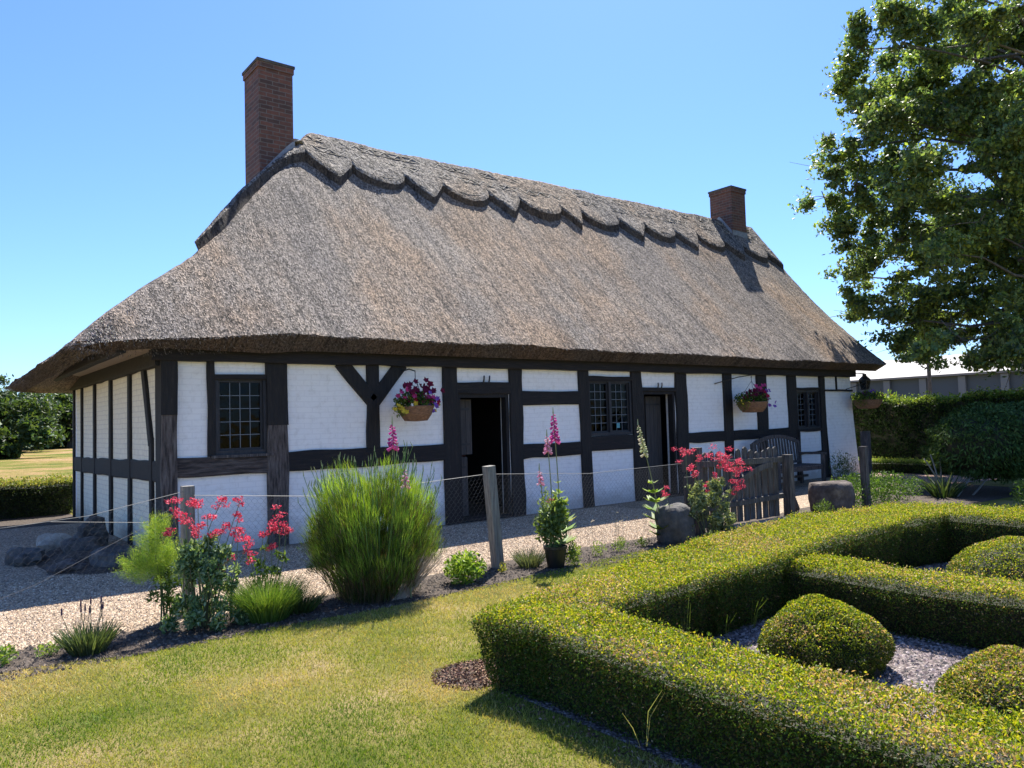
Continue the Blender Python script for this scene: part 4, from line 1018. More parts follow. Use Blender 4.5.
valerian((-.62, -3.68, 0), 'tall red valerian with blue green leaves beside the feathery fennel',
         [(-.20, .1, 1.03, .09), (.02, .15, 1.03, .08), (.22, .12, 1.02, .07), (-.12, .0, .92, .07), (.05, 0, .90, .06), (-.22, .05, .80, .05), (.33, .05, .88, .04), (.38, -.02, .66, .10), (.30, 0, .74, .09), (.1, -.05, .76, .05), (.0, .1, .80, .06), (.2, .05, .80, .04), (.14, -.1, .50, .025), (.36, .1, 1.0, .03)],
         (.34, .24, .62), 2600, SL)
valerian((-.02, -3.45, 0), 'thin leaning valerian with red heads above the lime grass clump',
         [(.16, .1, .86, .09), (.18, .12, .74, .07), (.03, .08, .66, .03), (.08, .05, .56, .04), (-.18, .1, .72, .03), (.24, .1, .68, .04)], (.12, .10, .35), 120, GREEN)
valerian((5.60, -3.88, 0), 'silver leaved valerian with red flower spikes left of the picket gate',
         [(-.28, .1, 1.16, .12), (-.22, .05, .95, .09), (-.05, .1, 1.1, .05), (.28, .0, 1.15, .18), (.30, 0, 1.0, .12), (.52, -.05, .88, .16), (.50, -.05, .70, .13), (.60, -.05, .98, .10), (-.72, .1, .72, .06), (.02, 0, .72, .05), (.22, 0, .82, .08)],
         (.52, .30, .66), 3000, [(.17, .22, .11), (.24, .30, .17), (.11, .15, .06), (.32, .37, .24)])

t = thing('fennel', 'feathery lime green fennel left of the tall red valerian', 'plant', (-.88, -3.45, 0))
q = MB(); s = MB()
for k in range(130):
    a = rng.uniform(0, 6.283); rr = rng.uniform(0, 1) ** .5; u = rng.uniform(0, 1)
    cxx, czz, wx, wz = (( -.88, .66, .11, .20), (-1.0, .50, .16, .10), (-.86, .50, .16, .14))[k % 3]
    c = np.array((cxx + math.cos(a) * rr * wx, -3.45 + rng.normal(0, .07), czz + math.sin(a) * rr * wz)); out = unit(np.array([math.cos(a), rng.normal(0, .3), math.sin(a) * .5 + .8]))
    n = 150; P = c + out * rng.uniform(-.05, .08, (n, 1)) + rng.normal(0, .018, (n, 3)); T = unit(out + rng.normal(0, .55, (n, 3))); B = unit(np.cross(T, rng.normal(size=(n, 3))))
    q.leaves(P, T, B, rng.uniform(.018, .04, n), .0022, pal_pick([(.34, .48, .05), (.22, .36, .05), (.42, .52, .09), (.13, .24, .04)], n))
for k in range(9): cloud(q, (-.84 + rng.normal(0, .07), -3.47, .12 + .04 * k), (.08, .07, .07), 60, .05, .014, GREEN, .3, .1, .5)
for k in range(6): stalk(s, (-.86 + rng.normal(0, .04), -3.45, 0), (-.88 + rng.normal(0, .12), -3.45 + rng.normal(0, .05), .6), .008, .04, (.10, .13, .05))
s.build('stem', M['stem'], t); q.build('foliage', M['needle'], t)

def clump(name, loc, label, n, h, spread, pal, w=.006, lean=.35, curve=.25, base=.5, cat='plant', mat='needle', group=None):
    q = MB(); grass_clump(q, loc, n, h, spread, pal, w, lean, curve, base); o = q.build(name, M[mat], org=loc); return tag(o, label, cat, group)
clump('ornamental_grass', (-.12, -3.78, 0), 'lime green grassy clump under the leaning valerian', 2600, .36, .22, [(.15, .25, .04), (.10, .19, .03), (.22, .31, .08), (.06, .12, .025)], .0042, .6, .7, .75)
# big broom-like bush
t = thing('broom_bush', 'large upright green wispy bush hiding the wall below the timber brace', 'bush', (.92, -3.72, 0))
q = MB()
BB = [(.10, .19, .025), (.14, .25, .03), (.06, .12, .02), (.19, .30, .05), (.045, .09, .018), (.12, .10, .05)]
def brush(c, n, h, sp, lean, pal, L0=.10, L1=.30, w=.0045, hmin=.05):
    """fine upright shoots filling a fan-shaped volume"""
    a = rng.uniform(0, 6.283, n); rr = np.sqrt(rng.uniform(0, 1, n)); u = rng.uniform(hmin, 1, n)
    prof = .55 + .62 * np.sin(np.clip(u * 1.25 + .15, 0, 1.57)) - .1 * u
    out = np.stack([np.cos(a), np.sin(a), np.zeros(n)], 1)
    z = u * h * (1 - .22 * rr ** 2)
    P = np.array(c) + out * (rr * sp * prof)[:, None] * np.array([1, .8, 1]) + np.stack([np.zeros(n), np.zeros(n), z], 1)
    lz = noise3(P, 4.0, 51)
    T = unit(out * (rr * lean * (.3 + u))[:, None] + np.array([0, 0, 1.]) + rng.normal(0, .16, (n, 3))); B = unit(np.cross(T, rng.normal(size=(n, 3))))
    k = (lz > -.30) | (rr < .5); P, T, B = P[k], T[k], B[k]; n = len(P)
    return P, T, B, rng.uniform(L0, L1, n), rng.uniform(.6, 1.2, n) * w, pal_pick(pal, n)
def bushfill(n, zc, rz, pal, L0, L1, w, lean=.7, rnd=.30, rmin=.35):
    d = unit(rng.normal(size=(n, 3))); k = rng.uniform(rmin, 1, (n, 1)) ** .6
    P = np.array((.92, -3.72, zc)) + d * k * np.array([.58, .46, rz]) * (1 + .30 * noise3(d * 2.3, 1.0, 77) + .22 * noise3(d * 6, 1.0, 78))[:, None]
    P = P[(noise3(P, 7.0, 91) + .6 * noise3(P, 3.0, 92) > -.30)]
    P = P[(P[:, 2] > .03) & ~((P[:, 2] < .30) & (np.abs(P[:, 0] - .92) > .36))]; n = len(P); out = (P - np.array((.92, -3.72, -.5))) * np.array([lean * 1.6, lean, 1])
    T = unit(unit(out) + rng.normal(0, rnd, (n, 3))); B = unit(np.cross(T, rng.normal(size=(n, 3))))
    tone = (1 + .6 * noise3(P, 5.0, 79))[:, None]
    return P, T, B, rng.uniform(L0, L1, n), rng.uniform(.6, 1.3, n) * w, pal_pick(pal, n) * tone
q.leaves(*bushfill(52000, .52, .56, BB, .04, .12, .0042))
q.leaves(*bushfill(5000, .50, .50, [(.16, .11, .06), (.24, .17, .10), (.08, .07, .04)], .05, .16, .004, .7, .3, .7))
q.leaves(*bushfill(9000, .62, .56, [(.24, .38, .04), (.34, .46, .07)], .08, .22, .004, .7, .2, .8))
q.leaves(*brush((.92, -3.72, 0), 7000, .45, .50, .6, [(.12, .08, .045), (.20, .14, .08), (.05, .06, .025), (.06, .10, .02)], .08, .2, .005))
q.build('foliage', M['needle'], t)
s = MB()
for k in range(130):
    a = rng.uniform(0, 6.283); rr = rng.uniform(.2, 1) ** .5
    b = (.92 + math.cos(a) * rr * .72, -3.72 + math.sin(a) * rr * .5, 1.36 - rr * rr * .40 + rng.normal(0, .07)); st = (.92 + math.cos(a) * rr * .25, -3.72 + math.sin(a) * rr * .2, .1)
    pts = stalk(s, st, b, .004, .03, (.13, .22, .05))
    cloud(q := MB(), b, (.02, .02, .07), 1, .01, .01, BB) if False else None
    s.tube([np.array(b), np.array(b) + np.array([rng.normal(0, .01), 0, .05])], [.006, .002], 4, (.30, .33, .14))
for k in range(60):
    s.tube([(1.05 + rng.normal(0, .04), -3.95, .0), (1.38 + rng.normal(0, .07), -3.92 + rng.normal(0, .05), .34 + rng.normal(0, .05))], [.004, .003], 4, (.42, .33, .24))
s.build('stems', M['stem'], t)

def foxglove(loc, tip, z0, label, pal, r=.04, leaves_at=None, seedhead=False, group='foxgloves in the bed'):
    t = thing('foxglove', label, 'foxglove', loc, group); s = MB(); f = MB(); l = MB()
    pts = stalk(s, loc, tip, .008, .012, (.20, .22, .09), 12); tipv = np.array(tip); base = np.array(loc, float)
    H = tip[2]; n = int((H - z0) / .011)
    for k in range(n):
        z = z0 + (H - z0) * k / n; u = z / H; c = base + (tipv - base) * u; tp = 1 - (z - z0) / (H - z0)
        rr = r * (.35 + .75 * tp ** .6); a = k * 2.4 + rng.normal(0, .3); d = np.array([math.cos(a), math.sin(a) - .35, -.45]); d = d / np.linalg.norm(d)
        p0 = c; p1 = c + d * rr * 1.4
        col = np.array(pal[rng.integers(0, len(pal))]) * rng.uniform(.8, 1.15)
        f.tube([p0, p0 + (p1 - p0) * .4, p1], [rr * .12, rr * .30, rr * .42], 6, col)
    s.tube([tipv, tipv + np.array([0, 0, .07])], [.009, .003], 5, (.35, .36, .18))
    for (z, L, nn) in (leaves_at or []):
        for k in range(nn):
            a = rng.uniform(0, 6.283); d = np.array([math.cos(a), math.sin(a), .45]); d = unit(d); B = unit(np.cross(d, [0, 0, 1.])); c = base + (tipv - base) * z / H
            l.leaves((c + d * L * .5)[None], d[None], B[None], L, L * .42, pal_pick([(.20, .30, .06), (.14, .24, .05), (.28, .36, .10)], 1))
    s.build('stem', M['stem'], t); f.build('flowers', M['petal'], t)
    if leaves_at: l.build('leaves', M['leaf'], t)
    return t
FP = [(.62, .10, .38), (.70, .16, .45), (.52, .06, .30)]; FQ = [(.72, .38, .52), (.66, .30, .44), (.80, .55, .60)]; FW = [(.62, .66, .40), (.50, .58, .30), (.75, .75, .55)]
foxglove((1.22, -3.55, 0), (1.22, -3.55, 1.60), 1.36, 'deep magenta foxglove spike rising out of the wispy bush', FP)
foxglove((1.14, -3.98, 0), (1.10, -3.98, 1.18), 1.02, 'short pale pink foxglove spike in front of the wispy bush', FQ, .03)
t = thing('plant_pot', 'round black plastic plant pot under the foxgloves', 'plant pot', (3.02, -3.84, 0))
q = MB(); q.lathe((3.02, -3.84, 0), [(.09, 0), (.12, .2), (.13, .205), (.13, .235), (.115, .235), (.11, .19)], 24); q.build('pot', M['blackplastic'], t)
q = MB(); q.lathe((3.02, -3.84, 0), [(.001, .195), (.109, .2)], 20); q.build('soil', M['soil'], t)
la = [(.10, .20, 10), (.22, .22, 10), (.35, .24, 9), (.45, .24, 8), (.55, .2, 8), (.66, .16, 6), (.78, .10, 6), (.9, .06, 5)]
foxglove((3.14, -3.80, 0), (3.08, -3.80, 1.66), 1.36, 'tallest magenta foxglove behind the black pot', FP, .042, la)
foxglove((3.03, -3.80, .18), (2.98, -3.80, 1.42), 1.22, 'pink foxglove left of the tallest one at the black pot', FQ, .036, [(.2, .15, 8), (.35, .15, 6), (.5, .12, 4)])
foxglove((2.93, -3.80, .18), (2.86, -3.80, 1.06), .88, 'shortest faded foxglove spike above the black pot', FQ, .03, [(.2, .14, 8), (.35, .14, 6), (.5, .1, 4)])
foxglove((5.03, -3.62, 0), (4.62, -3.62, 1.50), 1.12, 'leaning greenish white foxglove beside the round topped stone', FW, .036, [(.08, .2, 12), (.16, .24, 12), (.28, .24, 10), (.4, .22, 10), (.52, .2, 8), (.64, .16, 7), (.76, .11, 5)])
t = thing('leafy_plant', 'mixed leafy plant with a red bloom around the black pot', 'plant', (3.0, -3.83, 0))
q = MB(); cloud(q, (2.98, -3.83, .45), (.22, .16, .26), 800, .06, .026, [(.12, .18, .06), (.18, .25, .10), (.08, .13, .04)], shell=.1, updir=.4); cloud(q, (3.10, -3.83, .62), (.13, .10, .20), 160, .09, .035, [(.18, .27, .07), (.24, .33, .10)], shell=.1, updir=.5); cloud(q, (2.90, -3.83, .70), (.09, .08, .22), 120, .05, .018, [(.18, .25, .10)], shell=.1, updir=.8); cloud(q, (3.22, -3.9, .12), (.10, .1, .14), 260, .06, .015, [(.22, .30, .07)], shell=.1, updir=.8)
q.build('foliage', M['leaf'], t); q = MB(); fl_head(q, (3.0, -3.8, .72), .045, 60, VR); q.build('flowers', M['petal'], t)

def tuft(name, loc, r, n, label, L=.05, W=.02, pal=GREEN, up=.5, cat='plant', group=None, mat='leaf'):
    q = MB(); cloud(q, (loc[0], loc[1], r[2] * .5), (r[0], r[1], r[2] * .55), n, L, W, pal, .3, .15, up)
    o = q.build(name, M[mat], org=loc); return tag(o, label, cat, group)
tuft('leafy_shrub', (1.86, -3.80, 0), (.23, .2, .30), 900, 'small bright lime green leafy shrub left of the leaning post', .055, .026, [(.22, .33, .05), (.28, .40, .07), (.14, .24, .04)])
clump('lavender', (-1.45, -3.80, 0), 'small grey green lavender with dark spikes at the left of the bed', 700, .22, .14, [(.08, .12, .05), (.12, .16, .08), (.05, .08, .04)], .007, .7, .3, .8)
q = MB()
for k in range(9):
    x = -1.45 + rng.normal(0, .06); h_ = .27 + rng.uniform(0, .08); p_ = stalk(q, (x, -3.8, .05), (x + rng.normal(0, .03), -3.8, h_), .0032, .02, (.10, .12, .06)); q.tube([p_[-1], p_[-1] + np.array([0, 0, .05])], [.007, .004], 5, (.07, .03, .07))
tag(q.build('lavender_spikes', M['stem'], org=(-1.45, -3.8, 0)), 'dark purple lavender flower spikes above the small lavender', 'flowers')
tuft('weed_plant', (-1.69, -3.68, 0), (.09, .08, .10), 120, 'low pale weed left of the lavender', .035, .015, [(.20, .28, .08)])
tuft('weed_plant', (-1.95, -3.72, 0), (.09, .09, .14), 140, 'small green weed at the left edge of the bed', .04, .018, [(.18, .27, .06)])
clump('rosemary', (.18, -3.72, 0), 'low dark green herb between the grassy clump and the wispy bush', 500, .20, .14, [(.06, .10, .03), (.10, .15, .05)], .006, .9, .4, .9)
clump('rosemary', (2.83, -3.62, 0), 'small grey green herb between the post and the black pot', 420, .22, .12, [(.12, .15, .09), (.16, .2, .13), (.08, .1, .06)], .006, .8, .3, .8)
tuft('weed_plant', (2.42, -3.68, 0), (.05, .05, .12), 60, 'yellowing weed at the foot of the leaning post', .04, .015, [(.35, .33, .06), (.2, .27, .05)])
tuft('weed_plant', (3.80, -3.70, 0), (.11, .1, .18), 150, 'thin green weed right of the foxgloves', .04, .012, [(.2, .28, .07)], 1.0)
tuft('weed_plant', (4.20, -3.66, 0), (.13, .1, .17), 160, 'thin green weed left of the white foxglove', .04, .012, [(.16, .24, .06)], 1.0)
tuft('weed_plant', (4.62, -3.62, 0), (.10, .1, .12), 120, 'low dark weed at the foot of the white foxglove', .04, .016, [(.09, .14, .04)])
q = MB()
for k in range(26):
    x = rng.uniform(3.3, 5.0); y = -3.35 + rng.normal(0, .1); h = rng.uniform(.2, .42); p = stalk(q, (x, y, 0), (x + rng.normal(0, .08), y, h), .0018, .05, (.40, .32, .18))
    for j in range(3): q.tube([p[-1], p[-1] + np.array([rng.normal(0, .03), 0, rng.uniform(-.01, .03)])], [.002, .003], 3, (.50, .40, .24))
tag(q.build('dry_grass', M['stem'], org=(4, -3.35, 0)), 'dry straw coloured seed stems behind the low weeds', 'grass', kind='stuff')
tuft('ground_cover', (10.4, -3.6, 0), (1.3, .65, .55), 5000, 'spreading dark green ground cover right of the square stone', .055, .018, [(.06, .12, .025), (.09, .17, .035), (.04, .08, .02)], .7)
clump('iris', (12.2, -3.95, 0), 'iris with long grey green sword leaves before the big rounded shrub', 150, .50, .36, [(.05, .085, .035), (.08, .12, .055), (.035, .06, .025)], .022, .9, .9, .5)
tuft('leafy_plant', (13.6, -1.3, 0), (.35, .3, .75), 900, 'upright green plant growing by the far cottage corner', .06, .016, [(.07, .12, .04), (.11, .17, .06)], 1.2)
tuft('leafy_plant', (9.9, -3.2, 0), (.16, .14, .5), 300, 'tall thin weed beside the dark thin post', .06, .016, [(.09, .14, .04)], 1.2)
tuft('leafy_plant', (8.35, -3.85, 0), (.2, .14, .28), 300, 'low green plant between the gate strut and square stone', .05, .016, [(.08, .13, .04)], 1.0)
for i in range(1): pass

# ------------------------------------------------------------------ lawn grass
def in_hedge(P):
    x, y = P[:, 0], P[:, 1]
    return ((x > .30) & (y < -6.42) & (x < 6.6)) | ((x > 1.2) & (y < -5.95) & (x < 6.6))
n = 420000
d = rng.uniform(1.2, 9.5, n) ** 1.0; a = R(52) + rng.uniform(-R(38), R(38), n)
P = np.stack([-2.47 + d * np.cos(a), -10.18 + d * np.sin(a), np.zeros(n)], 1)
k = ~in_hedge(P) & (P[:, 1] < np.interp(P[:, 0], [-3, -1.64, -1.2, -.4, .9, 1.9, 3.2, 4.4, 7], [-3.8, -3.97, -4.13, -4.08, -4.15, -4.06, -3.93, -3.8, -3.8])) & (((P[:, 0] - .38) ** 2 / .08 + (P[:, 1] + 6.13) ** 2 / .065) > 1)
P = P[k]; n = len(P)
dd = np.linalg.norm(P[:, :2] - np.array([-2.47, -10.18]), axis=1)
pt = -.12 + noise3(P, 1.1, 61) * .75 + noise3(P, 4.0, 62) * .35 + rng.normal(0, .28, n)
pt += 1.1 * np.exp(-((P[:, 0] - .05) ** 2 / .10 + (P[:, 1] + 6.2) ** 2 / .5))
GG = np.array([(.11, .20, .025), (.22, .30, .04), (.36, .37, .08), (.52, .43, .19), (.60, .45, .27)])
ix = np.clip(((pt + 1.0) * 2.1), 0, 3.999); i0 = ix.astype(int); col = GG[i0] * (1 - (ix - i0))[:, None] + GG[i0 + 1] * (ix - i0)[:, None]
col *= rng.uniform(.7, 1.2, (n, 1))
D = unit(rng.normal(0, .55, (n, 3)) * np.array([1, 1, 0]) + np.array([0, 0, 1.])); B = unit(np.cross(D, rng.normal(size=(n, 3))))
q = MB(); q.tris(P, D, B, rng.uniform(.010, .032, n), .0024 + .0006 * dd, col)
tag(q.build('grass', M['needle']), 'short mown lawn grass, green with straw coloured dry patches', None, kind='stuff')

# ------------------------------------------------------------------ background right: tall hedge, shrub, low hedge, barn
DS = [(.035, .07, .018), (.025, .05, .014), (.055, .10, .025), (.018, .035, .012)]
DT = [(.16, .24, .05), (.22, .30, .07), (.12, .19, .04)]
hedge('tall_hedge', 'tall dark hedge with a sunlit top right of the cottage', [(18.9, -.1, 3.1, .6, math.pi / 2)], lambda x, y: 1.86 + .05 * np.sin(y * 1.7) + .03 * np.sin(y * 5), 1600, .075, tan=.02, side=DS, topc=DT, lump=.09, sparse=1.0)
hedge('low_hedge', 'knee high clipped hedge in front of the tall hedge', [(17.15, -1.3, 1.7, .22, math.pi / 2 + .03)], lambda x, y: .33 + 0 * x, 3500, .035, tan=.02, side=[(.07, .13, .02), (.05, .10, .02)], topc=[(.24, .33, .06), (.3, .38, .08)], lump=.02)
t = thing('rounded_shrub', 'big rounded dark green shrub with pale stems at its foot', 'shrub', (14.0, -4.6, 0))
q = MB(); s = MB()
for (c, r, n) in (((13.9, -4.5, .95), (1.35, 1.5, .72), 17000), ((14.4, -5.6, .85), (1.3, 1.4, .75), 13000), ((13.0, -4.3, .9), (.75, .8, .62), 6000)):
    d = unit(rng.normal(size=(n, 3))); P = np.array(c) + d * np.array(r) * (1 + noise3(d, 2.2, 71) * .18 + noise3(d, 6, 72) * .08)[:, None] * rng.uniform(.86, 1.0, (n, 1))
    P = P[P[:, 2] > .12]; m_ = len(P); d = unit(P - np.array(c)); T = unit(np.array([0, 0, -.6]) + rng.normal(0, .5, (m_, 3)) + d * .4); B = unit(np.cross(T, d + rng.normal(0, .4, (m_, 3))))
    q.leaves(P, T, B, rng.uniform(.06, .11, m_), rng.uniform(.025, .04, m_), pal_pick([(.04, .08, .02), (.06, .11, .03), (.03, .055, .015), (.09, .15, .045)], m_))
    s.blob(c, np.array(r) * .82, 3, .1)
q.build('foliage', M['dullleaf'], t); s.build('branches', M['hedge_core'], t)
s = MB()
for (x, y, dx, dy, h) in ((12.5, -3.75, -.05, .1, .75), (12.65, -3.7, .05, 0, .72), (12.2, -3.9, -.35, .1, .7), (12.8, -4.2, .35, -.2, .7), (12.4, -4.1, .3, -.3, .8)):
    stalk(s, (x, y, 0), (x + dx, y + dy, h), .018, .08, (.20, .19, .17))
s.build('stem', M['stem'], t)
tuft('leafy_plant', (10.9, -5.9, 0), (.5, .4, .55), 1300, 'dark green leafy plant at the picture edge behind the parterre', .06, .02, [(.05, .10, .025), (.08, .15, .04)], .6)

t = thing('barn', 'long low modern farm shed with pale roof and grey panelled walls', 'barn', (54, 20, 0))
def along(a, b, u, off=0.0):
    a = np.array(a); b = np.array(b); d = (b - a) / np.linalg.norm(b - a); nrm = np.array([-d[1], d[0]]); p = a + (b - a) * u + nrm * off; return p
A, Bp = (60.0, 29.0), (55.8, -3.5)
mwall = plain('grey_cladding', (.06, .075, .095), .7); mcol = plain('pale_column', (.16, .17, .185), .8); mroof = noisemat('sheet_roof', [(.3, (.14, .13, .125)), (.7, (.19, .17, .165))], 1.5, (1, 1, 1), .6, .1)
a0 = along(A, Bp, 0); b0 = along(A, Bp, 1); a1 = along(A, Bp, 0, 14); b1 = along(A, Bp, 1, 14)
H = 4.1
q = MB(); q.add([(*a0, 0), (*b0, 0), (*b0, H), (*a0, H), (*a1, 0), (*b1, 0), (*b1, H), (*a1, H)], [(0, 1, 2, 3), (1, 5, 6, 2), (5, 4, 7, 6), (4, 0, 3, 7)]); q.build('wall', mwall, t)
q = MB(); e0 = along(A, Bp, -.01, -.5); f0 = along(A, Bp, 1.01, -.5); e1 = along(A, Bp, -.01, 14.5); f1 = along(A, Bp, 1.01, 14.5); r0 = along(A, Bp, -.01, 7); r1 = along(A, Bp, 1.01, 7)
q.add([(*e0, H), (*f0, H), (*r1, H + 1.9), (*r0, H + 1.9), (*e1, H), (*f1, H), (*e0, H - .15), (*f0, H - .15)], [(0, 1, 2, 3), (3, 2, 5, 4), (0, 6, 7, 1), (0, 3, 4), (1, 5, 2)]); q.build('roof', mroof, t)
for u in np.linspace(.02, .92, 11):
    c = along(A, Bp, u, -.06); q = MB(); q.box(c[0] - .2, c[0] + .05, c[1] - .25, c[1] + .25, 0, H - .2); q.build('column', mcol, t)
c = along(A, Bp, .94, -.1); q = MB(); q.box(c[0] - .1, c[0] + .05, c[1] - 1.6, c[1] + 1.9, 0, 3.0); q.build('roller_door', plain('pale_door', (.22, .26, .32), .7), t)
t = MB(); t.tube([(32.5, 5.0, 0), (32.5, 5.0, 6.5)], [.09, .07], 8); tag(t.build('utility_pole', M['darkwood'], org=(32.5, 5, 0)), 'thin dark pole rising behind the tall hedge into the tree', 'pole')
q = MB(); q.tube([(46 , 40, 8.6), (43, 26, 7.6), (40, 14, 7.1), (32.5, 5.0, 6.4)], .02, 4); tag(q.build('overhead_cable', M['iron']), 'thin overhead cable between the thatch edge and the tree', 'cable')

# ------------------------------------------------------------------ tree at the right
def tree_crown(q, blobs, n_per, L, pal, seed=0, flat=.75, lean=(0, 0, -.3), thr=-.15):
    for (x, y, z, r) in blobs:
        n = int(n_per * r * r); m = 9
        cc = np.array([x, y, z]) + unit(rng.normal(size=(m, 3))) * rng.uniform(.15, 1.15, (m, 1)) * np.array([r, r, r * flat]); sr = r * rng.uniform(.22, .55, m)
        pick = rng.integers(0, m, n); P = cc[pick] + rng.normal(0, .5, (n, 3)) * sr[pick][:, None] * np.array([1.15, 1.15, .7])
        k = noise3(P, 1.5, seed + 3) + .5 * noise3(P, 3.5, seed + 4) > thr
        P = P[k]; n = len(P)
        T = unit(rng.normal(0, .7, (n, 3)) + np.array(lean)); B = unit(np.cross(T, rng.normal(0, .5, (n, 3)) + np.array([0, 0, 1.])))
        tone = 1 + .35 * noise3(P, .9, seed + 9)[:, None]
        q.leaves(P, T, B, rng.uniform(.7, 1.25, n) * L, rng.uniform(.7, 1.2, n) * L * .62, pal_pick(pal, n) * tone)
TREE_BLOBS = []
